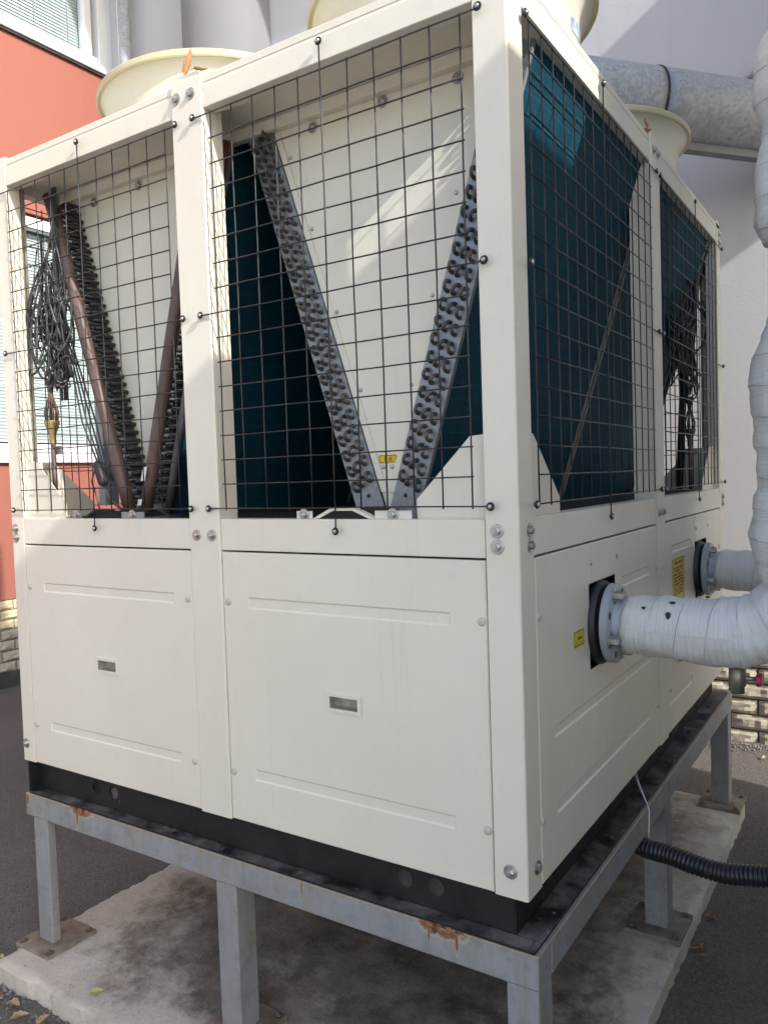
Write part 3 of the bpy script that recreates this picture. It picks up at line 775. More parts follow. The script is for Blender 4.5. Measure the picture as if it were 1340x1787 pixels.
for (x, z) in ((-.892, .633), (-.098, .634), (-.896, .142), (-.097, .146)): put('screw', SCREW, p2, (x, -.0005, z), 'f')
for (x, z) in ((-1.841, .629), (-1.0555, .631), (-1.842, .141), (-1.0555, .144)): put('screw', SCREW, p1, (x, -.0005, z), 'f')
p3 = panel('side_panel', RX, .086, 1.205, .002, .774, 'cream', ch, [(.183, 1.07, .322, .352), (.19, 1.066, .131, .163), (.755, 1.075, .615, .648)], [(.455, .69, .43, .664)])
p4 = panel('side_panel', RX, 1.2085, 2.34, .002, .774, 'cream', ch, [(1.335, 1.70, .10, .132), (1.39, 1.72, .655, .685), (1.335, 2.25, .30, .33)], [(1.785, 2.015, .43, .664)])
for (y, z) in ((.099, .635), (1.165, .63), (.075 + .02, .152), (1.16, .146)): put('screw', SCREW, p3, (.0005, y, z), 'r')
for (y, z) in ((1.236, .62), (1.30, .40), (1.337, .16), (2.30, .60)): put('screw', SCREW, p4, (.0005, y, z), 'r')
for pp, y0 in ((p3, .457), (p4, 1.787)):
    box('cover_plate', .0, .0016, y0, y0 + .30, .667, .772, 'cream', pp, .0005)
    for (dy, z) in ((.012, .719), (.25, .716)): put('screw', RIVET, pp, (.0018, y0 + dy, z), 'r')
    box('dark_backing', -.035, -.022, y0 - .01, y0 + .25, .40, .67, 'dark', pp, 0)  # dark sheet standing in for the shaded inside of the opening
panel('side_panel', LX, .086, 2.34, .002, .774, 'cream', ch, [(.2, 2.2, .615, .648), (.2, 2.2, .13, .163)])
panel('side_panel', BX, -1.861, -.086, .002, .774, 'cream', ch, [(-1.7, -.3, .615, .648), (-1.7, -.3, .13, .163)])
# hex bolts in posts
for (x, z) in ((-.054, .842), (-.054, .806), (-.042, .062)): put('bolt', BOLT, PNR, (x, -.0005, z), 'f')
for (y, z) in ((.058, .841), (.06, .806), (.054, .059)): put('bolt', BOLT, PNR, (.0005, y, z), 'r')
for (x, z) in ((-1.908, .833), (-1.906, .801), (-1.911, .063), (-1.908, 2.06)): put('bolt', BOLT, PNL, (x, -.0005, z), 'f')
for (x, z) in ((-1.004, .821), (-.943, .821), (-1.012, 2.062), (-.954, 2.062)): put('bolt', BOLT, PF, (x, -.0035, z), 'f')
for (y, z) in ((1.212, .818), (1.262, .818), (1.212, 2.062), (1.262, 2.062)): put('bolt', BOLT, PR, (.0035, y, z), 'r')
for (y, z) in ((2.405, .83), (2.405, .797), (2.40, 2.06), (2.40, 2.02)): put('bolt', BOLT, PFR, (.0005, y, z), 'r')
for (x, z) in ((-.03, .83), (-.03, .797), (-.03, 2.06), (-.03, 2.02)): put('bolt', BOLT, PFR, (x, 2.4285, z), 'b')
# gusset plates at the lower corners
for (sx, cxp) in ((1, 0), (-1, -1.934)):
    X = lambda d: cxp - sx * d
    for (yy0, yy1) in ((.028, .031), (2.38, 2.383)):
        prism('gusset', [(X(.05), .865), (X(.05), 1.066), (X(.13), 1.060), (X(.277), .915), (X(.277), .865)], 'y', yy0, yy1, 'cream', ch)
    for far in (0, 1):
        Yf = lambda d: (2.428 - d) if far else d
        prism('gusset', [(Yf(.05), .866), (Yf(.05), 1.068), (Yf(.16), 1.064), (Yf(.327), .907), (Yf(.327), .866)], 'x', X(.028), X(.031), 'cream', ch)
# V coils
SL = .317; ZB, ZT = .8625, 2.035
def arm_x(c, side, z, off=0): return c + side * (.107 + SL * (z - .908) - off)
def coil(c, side, y0, y1):
    P = [(arm_x(c, side, ZB), ZB), (arm_x(c, side, ZT), ZT), (arm_x(c, side, ZT, .088), ZT), (arm_x(c, side, ZB, .088), ZB)]
    o = prism('coil', P, 'y', y0, y1, 'fins', ch)
    for (ya, yb) in ((y0 - .004, y0 - .0005), (y1 + .0005, y1 + .004)):
        e = .004
        Q = [(arm_x(c, side, ZB, -e), ZB), (arm_x(c, side, ZT, -e), ZT), (arm_x(c, side, ZT, .09), ZT), (arm_x(c, side, ZB, .09), ZB)]
        prism('end_plate', Q, 'y', ya, yb, 'galv', o)
    # folded outer lip of the end plates seen as a pale strip on the fin face
    for ya in (y0 - .003, y1 - .011):
        Q = [(arm_x(c, side, ZB, -.0045), ZB), (arm_x(c, side, ZT, -.0045), ZT), (arm_x(c, side, ZT, -.002), ZT), (arm_x(c, side, ZB, -.002), ZB)]
        prism('edge_strip', Q, 'y', ya, ya + .014, 'strip', o)
    return o
CR, CL = -.488, -1.478
coils = {}
for (c, nm) in ((CR, 'r'), (CL, 'l')):
    for side in (-1, 1):
        coils[nm, side, 0] = coil(c, side, .225, 1.285)
        coils[nm, side, 1] = coil(c, side, 1.315, 2.30)
    for (ya, yb) in ((.232, .236), (1.296, 1.304), (2.30, 2.304)):
        prism('end_panel', [(arm_x(c, -1, ZB, .091), ZB), (arm_x(c, -1, ZT, .091), 2.039), (arm_x(c, 1, ZT, .091), 2.039), (arm_x(c, 1, ZB, .091), ZB)], 'y', ya, yb, 'cream', ch)
    # pressed edge flange of the end panel, with screws
    for side in (-1, 1):
        q = prism('panel_flange', [(arm_x(c, side, .93, .092), .93), (arm_x(c, side, 2.0, .092), 2.0), (arm_x(c, side, 2.0, .112), 2.0), (arm_x(c, side, .93, .112), .93)], 'y', .2265, .2315, 'cream', ch)
        for z in (1.0, 1.22, 1.45, 1.7, 1.92): put('screw', RIVET, q, (arm_x(c, side, z, .122), .2315, z), 'f')
    for (x, z) in ((c - .22, 1.985), (c + .02, 1.99), (c + .25, 1.985)): put('screw', BOLT, q, (x, .2315, z), 'f')
box('light_block', -1.36, -.60, 1.292, 1.300, .863, 2.039, 'dark', ch, 0) if False else prism('light_block', [(arm_x(CL, 1, ZB), ZB), (arm_x(CL, 1, ZT), 2.039), (arm_x(CR, -1, ZT), 2.039), (arm_x(CR, -1, ZB), ZB)], 'y', 1.288, 1.294, 'dark', ch)  # dark plate added to block light through the coil tunnel
box('top_lip', -1.86, -.09, .205, .231, 2.005, 2.039, 'cream', ch, .003)
# return bends on the front-right V
def bend_mesh(seed):
    rnd = random.Random(seed); d, r = .0115 + rnd.uniform(-.0008, .0008), .0050; path = []
    for k in range(9):
        a = math.pi * k / 8; path.append((rnd.uniform(-.0008, .0008), -.006 - (.014 + .002 * (seed - 1)) * math.sin(a), d * math.cos(a)))
    path = [(0, .002, d)] + path + [(0, .002, -d)]
    v, f = tubevf(path, [.0062, .0062] + [r] * 7 + [.0062, .0062], 8); return mesh_data('return_bend', v, f, ('tube', 'tube', 'tube2')[seed], True)
BEND = [bend_mesh(q) for q in range(3)]
ang = math.atan(SL)
for side in (-1, 1):
    o = coils['r', side, 0]
    for col, off in enumerate((.016, .044, .072)):
        for k in range(25):
            z = .945 + .0445 * k + (.0148 * col) % .0445
            if z > 2.0: continue
            b = link('return_bend', rb.choice(BEND), o, (arm_x(CR, side, z, off) + rb.uniform(-.001, .001), .220, z + rb.uniform(-.0015, .0015))); b.rotation_euler = (0, side * ang + (R(22) if col == 1 else R(-10)) + rb.gauss(0, .09), 0)
    lathe('drain_hole', [(.006, .2205), (.006, .2195), (.002, .2195)], 'rubber', o, 12, 'y', (arm_x(CR, side, .92, .05), 0, .92))
# headers and stubs on the front-left V
for side in (-1, 1):
    o = coils['l', side, 0]
    ho = .018 if side < 0 else .112
    HX = (lambda z: -1.48 - .319 * (z - .928)) if side < 0 else (lambda z: -1.377 + .29 * (z - .926))
    hp = [(HX(z), .14, z) for z in [ZB + .015 + k * (ZT - ZB - .04) / 8 for k in range(9)]]
    tube('header_pipe', hp, .0215, 'header', ch, 20)
    if side > 0:
        tube('suction_pipe', [(p[0] + .055, .19, p[2]) for p in hp[1:]], .012, 'copper', ch, 12)
        tube('liquid_pipe', [(p[0] + .085, .16, p[2]) for p in hp[:-1]], .014, 'cable', ch, 12)
    v, f = tubevf([(-.012, -.012, 0), (.004, .008, 0), (.012, .04, .001), (.014, .082, 0)], .0072, 8); me = mesh_data('stub_tube', v, f, 'tube', True)
    v, f = tubevf([(.022, .030, -.004), (.030, .032, 0), (.034, .05, 0), (.036, .082, 0)], .0078, 8); me2 = mesh_data('stub_tube', v, f, 'rubber', True)
    for k in range(38):
        z = .915 + .0285 * k
        link('stub_tube', me, o, (HX(z) + .006, .143, z)); link('stub_tube', me2, o, (HX(z) - .002 + rb.uniform(-.003, .003), .143, z + .012))
    for k in range(27):
        z = .935 + .0405 * k
        b = link('return_bend', BEND[k % 3], o, (arm_x(CL, side, z, .070), .220, z)); b.rotation_euler = (0, side * ang, 0)
hl = coils['l', 1, 0]
lx = -1.36
def sticker(name, mapf, u0, u1, v0, v1, mat, parent, d=-.0006):
    v = [mapf(a, b, d) for (a, b) in ((u0, v0), (u1, v0), (u1, v1), (u0, v1))] + [mapf(a, b, d + .0005) for (a, b) in ((u0, v0), (u1, v0), (u1, v1), (u0, v1))]
    return mk(name, v, [(0, 1, 2, 3), (7, 6, 5, 4), (0, 1, 5, 4), (1, 2, 6, 5), (2, 3, 7, 6), (3, 0, 4, 7)], mat, parent)
sticker('paper_label', lambda u, v, d: (u + (v - .99) * .29, .1105 + d, v), lx - .010, lx + .010, .985, 1.03, 'label_white', ch)
sticker('paper_label', lambda u, v, d: (u + (v - .93) * .29, .1105 + d, v), lx - .026, lx - .008, .905, .925, 'label_white', ch)
# bottom saddle brackets under the V ends
for c, mt in ((-.486, 'cream'), (-1.445, 'dark')):
    prism('saddle_fill', [(c - .085, .8688), (c - .035, .889), (c + .03, .889), (c + .085, .8688)], 'y', .016, .20, 'dark', ch)
    r_ = prism('saddle_ridge', [(c - .098, .8688), (c - .040, .8955), (c + .036, .8955), (c + .098, .8688), (c + .080, .8688), (c + .030, .889), (c - .034, .889), (c - .080, .8688)], 'y', .008, .03, mt, ch)
    for (a, b) in ((c - .150, c - .099), (c + .099, c + .205)):
        q = box('saddle_plate', a, b, .007, .010, .8688, .889, 'cream' if mt == 'cream' else 'galv', ch, 0)
        put('bolt', BOLT, q, ((a + b) / 2, .0065, .879), 'f')
    box('sill_plate', c - .12, c + .14, .05, .225, .8635, .8665, 'galv', ch, 0)
# wire guards
WR = .0020
def guard(mapf, nrm, u_first, pitch, nu, ends, face, centre):
    """mapf(u, z) -> point on guard plane; horizontals at 17 heights, verticals from u_first"""
    zs = [.898 + .06815 * k for k in range(17)]; us = [u_first + pitch * k for k in range(nu)]
    em = EYE.copy(); em.transform(Matrix.Translation(mapf(ends[0], zs[-1])) @ Matrix.Rotation(ROT[face][0], 4, 'X') @ Matrix.Rotation(ROT[face][1], 4, 'Y'))
    g = link('wire_guard', em, ch)
    rnd = random.Random(int(u_first * 1000))
    for i, z in enumerate(zs):
        a, b = us[0] - .006, us[-1] + .006
        if i in (0, 8, 16): a, b = ends
        n = 7; path = [mapf(a + (b - a) * k / (n - 1), z + (.0012 * rnd.uniform(-1, 1) if 0 < k < n - 1 else 0)) for k in range(n)]
        tube('wire', path, WR, 'wire', g, 6)
        if i in (0, 8, 16):
            for e in ends:
                if not (i == 16 and e == ends[0]): put('eye_bolt', EYE, g, mapf(e, z), face)
    cz0, cz1 = .838, 2.054
    for k, u in enumerate(us):
        mid = (k == centre); a, b = (cz0, cz1) if mid else (zs[0] - .006, zs[-1] + .006)
        path = [Vector(mapf(u + .0012 * rnd.uniform(-1, 1), a + (b - a) * q / 6)) - Vector(nrm) * (WR * 1.7 if not mid else -WR * 1.7) for q in range(7)]
        tube('wire', path, WR, 'wire', g, 6)
        if mid:
            for z in (cz0, cz1): put('eye_bolt', EYE, g, mapf(u, z), face)
    return g
fy = -.008
guard(lambda u, z: (u, fy, z), (0, -1, 0), -.881, .0771, 11, (-.942, -.062), 'f', 5)
guard(lambda u, z: (u, fy, z), (0, -1, 0), -1.845, .0781, 11, (-1.895, -1.012), 'f', 5)
guard(lambda u, z: (-fy, u, z), (1, 0, 0), .110, .0742, 15, (.072, 1.212), 'r', 7)
guard(lambda u, z: (-fy, u, z), (1, 0, 0), 1.312, .0742, 14, (1.262, 2.405), 'r', 7)
guard(lambda u, z: (-1.934 + fy, u, z), (-1, 0, 0), .110, .0742, 15, (.05, 1.205), 'l', 7)
guard(lambda u, z: (-1.934 + fy, u, z), (-1, 0, 0), 1.312, .0742, 14, (1.262, 2.405), 'l', 7)
guard(lambda u, z: (u, 2.428 - fy, z), (0, 1, 0), -.881, .0771, 11, (-.942, -.030), 'b', 5)
guard(lambda u, z: (u, 2.428 - fy, z), (0, 1, 0), -1.845, .0781, 11, (-1.895, -1.012), 'b', 5)
# fan shrouds
def shroud(cxp, cyp, n):
    rb_, rr = .385, .435
    prof = [(rb_, 2.101), (rb_, 2.24), (rb_ + .006, 2.285), (rb_ + .025, 2.325), (rr - .006, 2.344), (rr - .012, 2.352), (rb_ + .018, 2.33), (rb_, 2.29), (rb_ - .006, 2.24), (rb_ - .006, 2.101)]
    rim = [(rr - .022, 2.342), (rr + .002, 2.336), (rr + .005, 2.341), (rr + .005, 2.356), (rr + .001, 2.361), (rr - .022, 2.357)]
    o = lathe('fan_shroud', prof, 'shroud', ch, 72, 'z', (cxp, cyp, 0), closed=True, ang=30)
    lathe('rim', rim, 'rim', o, 72, 'z', (cxp, cyp, 0), closed=True, ang=30)
    lathe('motor', [(.08, 2.12), (.085, 2.14), (.085, 2.27), (.06, 2.29)], 'dark', o, 20, 'z', (cxp, cyp, 0))
    for k in range(5):
        a0 = 2 * math.pi * k / 5; v = []; f = []
        for i in range(6):
            r = .08 + .28 * i / 5
            for s in (-1, 1):
                a = a0 + s * (.28 - .02 * i); v.append((cxp + r * math.cos(a), cyp + r * math.sin(a), 2.2 + s * (.05 - .005 * i)))
        for i in range(5): f.append((2 * i, 2 * i + 1, 2 * i + 3, 2 * i + 2))
        mk('fan_blade', v, f, 'rubber', o)
    for k in range(8):
        a = 2 * math.pi * (k + .35) / 8; put('bolt', BOLT, o, (cxp + (rr - .016) * math.cos(a), cyp + (rr - .016) * math.sin(a), 2.357), 'u')
    return o
F1 = shroud(-.445, .60, 0); F2 = shroud(-.445, 1.81, 1); F3 = shroud(-1.418, .60, 2); F4 = shroud(-1.43, 1.81, 3)
def curved_sticker(parent, cxp, cyp, r, a0, a1, z0, z1, mat):
    n = 6; v = []; f = []
    for i in range(n + 1):
        a = a0 + (a1 - a0) * i / n
        for z in (z0, z1): v.append((cxp + r * math.cos(a), cyp + r * math.sin(a), z))
    for i in range(n): f.append((2 * i, 2 * i + 2, 2 * i + 3, 2 * i + 1))
    return mk('rating_sticker', v, f, mat, parent)
curved_sticker(F1, -.445, .60, .3865, R(-2), R(10), 2.205, 2.245, 'label_blue')
# number and warning labels
def text_mesh(s, size):
    c = bpy.data.curves.new('lettering', 'FONT'); c.body = s; c.size = size; c.align_x = 'CENTER'; c.align_y = 'CENTER'
    o = bpy.data.objects.new('tmp', c); COL.objects.link(o)
    dg = bpy.context.evaluated_depsgraph_get(); me = bpy.data.meshes.new_from_object(o.evaluated_get(dg))
    bpy.data.objects.remove(o); me.materials.clear(); me.materials.append(M['ink']); return me
nl = sticker('number_label', lambda u, v, d: (u, .2315 + d, v), -.517, -.458, 1.010, 1.034, 'label_yellow', ch)
def border(mapf, u0, u1, v0, v1, w, parent, d=-.0010):
    parts = []
    for (a, b, c, e) in ((u0, u1, v0, v0 + w), (u0, u1, v1 - w, v1), (u0, u0 + w, v0 + w, v1 - w), (u1 - w, u1, v0 + w, v1 - w)):
        parts.append(([mapf(a, c, d), mapf(b, c, d), mapf(b, e, d), mapf(a, e, d)], [(0, 1, 2, 3)]))
    v, f = merge(parts); return mk('printed_border', v, f, 'ink', parent)
border(lambda u, v, d: (u, .2315 + d, v), -.515, -.460, 1.012, 1.032, .0015, nl)
link('lettering', text_mesh('1 #', .021), nl, (-.4875, .2302, 1.0215), (R(90), 0, 0))
wl = sticker('warning_label', RX, .330, .408, .512, .556, 'label_yellow', p3)
border(RX, .333, .405, .515, .553, .0018, wl)
def print_lines(mapf, u0, u1, v0, v1, rows, parent, seed):
    rnd = random.Random(seed); parts = []
    for r in range(rows):
        v = v1 - (r + .5) * (v1 - v0) / rows; h = (v1 - v0) / rows * .28; u = u0
        while u < u1:
            w = rnd.uniform(.003, .012)
            if rnd.random() < .82: parts.append(([mapf(u, v - h, -.0011), mapf(min(u1, u + w), v - h, -.0011), mapf(min(u1, u + w), v + h, -.0011), mapf(u, v + h, -.0011)], [(0, 1, 2, 3)]))
            u += w + .0025
    v, f = merge(parts); return mk('printed_text', v, f, 'ink', parent)
print_lines(RX, .352, .388, .528, .540, 1, wl, 1)
ul = sticker('instruction_label', RX, 1.39, 1.59, .455, .632, 'label_yellow', p4)
border(RX, 1.394, 1.586, .459, .628, .002, ul)
print_lines(RX, 1.41, 1.57, .605, .622, 1, ul, 2); print_lines(RX, 1.415, 1.565, .49, .60, 9, ul, 3)
# cables hanging inside
def cable_bundle(cx0, cy0, axis, seed, n, zt, zlow, ztie, mat, spread):
    """loose loops gathered at ztie, hanging from zt, lowest loops zlow; axis spreads along x or y"""
    rnd = random.Random(seed); parts = []
    g = None
    A = Vector((1, 0, 0)) if axis == 'x' else Vector((0, 1, 0)); B = Vector((0, 1, 0)) if axis == 'x' else Vector((1, 0, 0))
    C = Vector((cx0, cy0, 0))
    for i in range(n):
        w = rnd.uniform(.45, 1.25) * spread; lo = zlow + rnd.uniform(-.05, .16); hi = zt + rnd.uniform(-.22, .12); o = rnd.uniform(-.75, .55) * spread; dB = rnd.uniform(-.05, .05)
        path = []; sg = rnd.choice((-1, 1))
        ctrl = [(o - sg * w * .3, hi + .1), (o + sg * w * .3, hi - .04), (o + sg * w * .85, hi - .16), (o + sg * w * .8, (hi + lo) / 2 - .04), (o + sg * w * .35, lo + .01), (o - sg * w * .25, lo), (o - sg * w * .7, lo + .1), (o - sg * w * .62, (hi + lo) / 2 + .04), (o - sg * w * .1, hi - .14), (o + sg * w * .42, hi - .2), (o + sg * w * .5, lo + .14), (.25 * spread, lo + .02), (.12 * spread, (lo + ztie) / 2), (0, ztie)]
        pts = [C + A * (a + rnd.uniform(-.014, .014)) + B * (dB * math.sin(k) + rnd.uniform(-.01, .01)) + Vector((0, 0, z + rnd.uniform(-.02, .02))) for k, (a, z) in enumerate(ctrl)]
        for k in range(len(pts) - 1):
            p0, p1, p2, p3 = pts[max(k - 1, 0)], pts[k], pts[k + 1], pts[min(k + 2, len(pts) - 1)]
            for s in range(5):
                t = s / 5; path.append(.5 * ((2 * p1) + (p2 - p0) * t + (2 * p0 - 5 * p1 + 4 * p2 - p3) * t * t + (3 * p1 - p0 - 3 * p2 + p3) * t ** 3))
        path.append(pts[-1])
        v, f = tubevf(path, rnd.uniform(.0028, .0046), 6)
        if g is None: g = mk('cable_bundle', v, f, mat, ch, True)
        else: mk('cable', v, f, mat, g, True)
    return g
def distributor(x, y, z, parent, m1, m2, seed):
    rnd = random.Random(seed)
    lathe('distributor', [(.026, z + .02), (.026, z + .008), (.012, z - .03), (.012, z - .06), (.008, z - .062)], m1, parent, 16, 'z', (x, y, 0))
    for i in range(14):
        a = 2 * math.pi * i / 14
        tube('capillary', [(x + .02 * math.cos(a), y + .02 * math.sin(a), z + .018), (x + .024 * math.cos(a), y + .024 * math.sin(a), z + .05), (x + .006 * math.cos(a), y + .006 * math.sin(a), z + .11), (x + .016 * math.cos(a + 1), y + .016 * math.sin(a + 1), z + .17)], .0024, m2, parent, 5)
    tube('feed_pipe', [(x, y, z - .06), (x, y, .87)], .009, 'header', parent, 10)
    box('clip', x - .03, x + .03, y + .01, y + .014, z - .1, z - .07, 'galv', parent, 0)
g1 = cable_bundle(-1.785, .10, 'x', 4, 17, 1.78, 1.36, 1.34, 'cable', .085)
distributor(-1.815, .10, 1.19, g1, 'brass', 'header', 1)
for k in range(4):   # long leads running down to the sensor
    rnd = random.Random(k); x = -1.76 + .014 * k
    tube('cable', [(x - .1, .15, 1.78), (x - .06, .13, 1.6), (x, .15, 1.4), (x + .06 + .01 * k, .14, 1.2), (x + .13, .14, 1.06), (x + .17, .14, .99)], .0034, 'cable', g1, 6)
tube('sensor', [(-1.58, .10, 1.05), (-1.572, .10, 1.045), (-1.548, .10, .985), (-1.54, .10, .975)], [.012, .018, .018, .010], 'rubber', g1, 14)
tube('cable', [(-1.545, .10, .98), (-1.52, .10, .93), (-1.47, .11, .89)], .005, 'cable', g1, 6)
tube('cable', [(-1.585, .10, 1.04), (-1.61, .10, .99), (-1.585, .10, .93), (-1.57, .10, .87)], .003, 'cable', g1, 6)
for k, dx in enumerate((.0, .016, .03)): tube('cable', [(-1.79 + dx, .12, 2.02), (-1.79 + dx, .125, 1.5), (-1.785 + dx, .125, 1.28)], .0045, 'cable', g1, 6)
box('trunking', -1.84, -1.80, .30, .36, .90, 1.95, 'panelgrey', ch, 0)
g2 = cable_bundle(-.11, 2.17, 'y', 9, 18, 1.78, 1.36, 1.28, 'rubber', .17)
distributor(-.11, 2.25, 1.13, g2, 'header', 'rubber', 3)
tube('header_pipe', [(arm_x(CR, 1, z, .02), 2.36, z) for z in (.9, 1.3, 1.7, 2.0)], .03, 'rubber', ch, 16)
tube('header_pipe', [(-.17, 2.29, .87), (-.15, 2.30, 1.3), (-.09, 2.30, 1.75), (-.075, 2.30, 1.98)], .017, 'rubber', ch, 12)
for k in range(3): tube('cable', [(-.06 - .02 * k, 2.33, 1.75), (-.05, 2.38 + .01 * k, 1.66), (-.07, 2.39, 1.56), (-.1, 2.32, 1.5)], .004, 'rubber', g2, 6)

# ------------------------------------------------------------------ insulated pipework
def smooth_path(ctrl, step=.012):
    pts = [Vector(p[:3]) for p in ctrl]; rs = [p[3] for p in ctrl]; P = []; Q = []
    for k in range(len(pts) - 1):
        p0, p1, p2, p3 = pts[max(k - 1, 0)], pts[k], pts[k + 1], pts[min(k + 2, len(pts) - 1)]
        n = max(2, int((p2 - p1).length / step))
        for s in range(n):
            t = s / n; P.append(.5 * ((2 * p1) + (p2 - p0) * t + (2 * p0 - 5 * p1 + 4 * p2 - p3) * t * t + (3 * p1 - p0 - 3 * p2 + p3) * t ** 3))
            tt = t * t * (3 - 2 * t); Q.append(rs[k] * (1 - tt) + rs[k + 1] * tt)
    P.append(pts[-1]); Q.append(rs[-1]); return P, Q
def wrapped(name, ctrl, parent, pitch, seed, seg=56):
    P, Q = smooth_path(ctrl); fr = frames(P); v = []; f = []; uv = []; s = 0
    for i, (p, u, w) in enumerate(fr):
        if i: s += (P[i] - P[i - 1]).length
        for k in range(seg + 1):
            a = 2 * math.pi * k / seg; ph = (s / pitch + k / seg)
            fr_ = ph % 1.0
            r = Q[i] + .0045 * (1 - fr_) ** 2 - .002; dn = max(0.0, -(u * math.cos(a) + w * math.sin(a)).z)
            r += (.0014 + .0040 * dn) * noise.noise((s * 120 + seed * 2, math.cos(a) * .6, math.sin(a) * .6)) + .003 * noise.noise((s * 14 + k / seg * 3, seed, 4))
            r += .0055 * noise.noise((s * 11 + seed, math.cos(a) * 1.6, math.sin(a) * 1.6)) + .0025 * noise.noise((s * 30 + seed, math.cos(a) * 3, math.sin(a) * 3))
            r += .0022 * noise.noise((s * 70 + seed, math.cos(a) * 1.1, math.sin(a) * 1.1)) * (1 if math.sin(a) else 1)
            v.append(p + (u * math.cos(a) + w * math.sin(a)) * r); uv.append((s / pitch, k / seg))
    W = seg + 1
    for i in range(len(fr) - 1):
        for k in range(seg): f.append((i * W + k, i * W + k + 1, (i + 1) * W + k + 1, (i + 1) * W + k))
    return mk(name, v, f, 'wrap', parent, True, uv)
def branch(y, zc, label, valve, seed, riser):
    t = thing('insulated_pipe', label, 'pipe', (.515, y, zc), 'tape wrapped water pipes')
    lathe('rubber_joint', [(.05, -.02), (.108, -.02), (.116, -.008), (.118, .004), (.112, .016), (.095, .020), (.05, .020)], 'rubber', t, 48, 'x', (.0, y, zc))
    fl_ = lathe('flange', [(.05, .026), (.106, .026), (.110, .029), (.110, .047), (.106, .050), (.05, .050)], 'flange', t, 48, 'x', (.0, y, zc))
    for k in range(8):
        a = 2 * math.pi * (k + .5) / 8
        if k % 2: lathe('bolt_hole', [(.010, .0503), (.010, .0509), (.004, .0509)], 'rubber', fl_, 14, 'x', (0, y + .089 * math.cos(a), zc + .089 * math.sin(a))); continue
        put('bolt', BIGBOLT, fl_, (.050, y + .089 * math.cos(a), zc + .089 * math.sin(a)), 'r')
    lathe('neck', [(.055, .048), (.068, .050), (.062, .075), (.062, .11)], 'flange', t, 32, 'x', (0, y, zc))
    wrapped('wrapped_pipe', [(.068, y, zc, .066), (.085, y, zc, .080), (.12, y, zc - .001, .083), (.20, y, zc - .003, .0835), (.28, y, zc - .004, .085), (.36, y, zc + .0, .088), (.43, y, zc + .025, .090), (.485, y, zc + .085, .088)] + riser, t, .075, seed)
    return t
R1 = [(.512, .56, .71, .115), (.515, .56, .80, .128), (.515, .56, .88, .122), (.515, .56, .93, .112), (.515, .56, .99, .112), (.515, .56, 1.06, .121), (.515, .56, 1.14, .126), (.515, .56, 1.22, .122), (.515, .56, 1.28, .103), (.515, .56, 1.34, .080), (.515, .56, 1.42, .066), (.515, .56, 1.495, .064), (.515, .56, 1.515, .098), (.515, .56, 1.56, .110), (.515, .56, 1.66, .110), (.515, .56, 1.72, .100), (.515, .56, 1.755, .092), (.515, .56, 1.785, .090), (.515, .56, 1.81, .102), (.515, .56, 1.88, .108), (.515, .56, 1.97, .104), (.515, .56, 2.03, .07), (.515, .56, 2.2, .066), (.515, .60, 2.8, .066), (.515, .60, 4.4, .066)]
t1 = branch(.555, .545, 'white tape-wrapped water pipe bolted beside the small yellow warning label', 'x', 1.3, R1)
R2 = [(.50, 1.86, .72, .09), (.515, 1.86, .9, .086), (.515, 1.86, 1.5, .083), (.515, 1.86, 2.8, .08), (.515, 1.86, 4.4, .08)]
t2 = branch(1.865, .545, 'white tape-wrapped water pipe bolted beside the large yellow instruction label', 'x', 5.1, R2)
# drain cock under the first elbow
dr = tube('drain_cock', [(.352, .56, .475), (.352, .56, .45), (.352, .56, .447), (.352, .56, .405), (.352, .56, .402), (.352, .56, .385)], [.016, .016, .021, .021, .017, .017], 'bronze', t1, 14)
tube('spindle', [(.352, .56, .425), (.40, .56, .425)], .006, 'bronze', t1, 8)
prism('handle', [(.545, .410), (.575, .410), (.578, .422), (.572, .438), (.562, .442), (.558, .430), (.548, .440), (.538, .436), (.536, .420)], 'x', .398, .410, 'red_handle', t1, .003)
# small torn spots in the tape showing black foam
for (sx, sz, sw, sh) in ((.205, .618, .016, .008), (.20, .588, .013, .02), (.135, .603, .01, .008), (.285, .632, .012, .006)):
    a = math.asin(max(-1, min(1, (sz - .545) / .0875))); yy = .555 - .0868 * math.cos(a)
    pts = []
    for k in range(9):
        q = 2 * math.pi * k / 9; pts.append((sx + sw * .5 * math.cos(q) * (1 + .25 * math.sin(3 * q)), yy - .0005, sz + sh * .5 * math.sin(q)))
    k2 = [(p[0], p[1] + .004, p[2]) for p in pts]
    mk('torn_patch', pts + k2, [tuple(range(9))] + [(i, (i + 1) % 9, 9 + (i + 1) % 9, 9 + i) for i in range(9)], 'rubber', t1)

# galvanised duct on the back wall
du = thing('ventilation_duct', 'large round galvanised sheet-metal duct against the pale rear wall', 'duct', (0, 3.2, 2.9))
A0, B0 = Vector((-.575, 2.62, 2.926)), Vector((.046, 3.25, 2.878)); dd = (B0 - A0); A0 = A0 - dd * .35; B0 = B0 + dd * .95; dd = B0 - A0
RD = .184
for a, b in ((0, .272), (.276, .80), (.802, 1.0)):
    n = 10; tube('duct_section', [A0 + dd * (a + (b - a) * i / n) for i in range(n + 1)], RD, 'ductgalv', du, 56)
for q, mt in ((.274, 'rubber'), (.801, 'galv')):
    c = A0 + dd * q; un = dd.normalized(); tube('seam_band', [c - un * .007, c - un * .004, c + un * .004, c + un * .007], [RD, RD + .005, RD + .005, RD], mt, du, 56)
un = dd.normalized(); sd = un.cross(Vector((0, 0, 1))).normalized(); ud = sd.cross(un)
vv = []
for e in (0, 1):
    for (p, q) in ((-.03, -RD - .038), (.03, -RD - .038), (.03, -RD + .008), (-.03, -RD + .008)): vv.append(A0 + dd * (e * .98 + .01) + sd * p + ud * q)
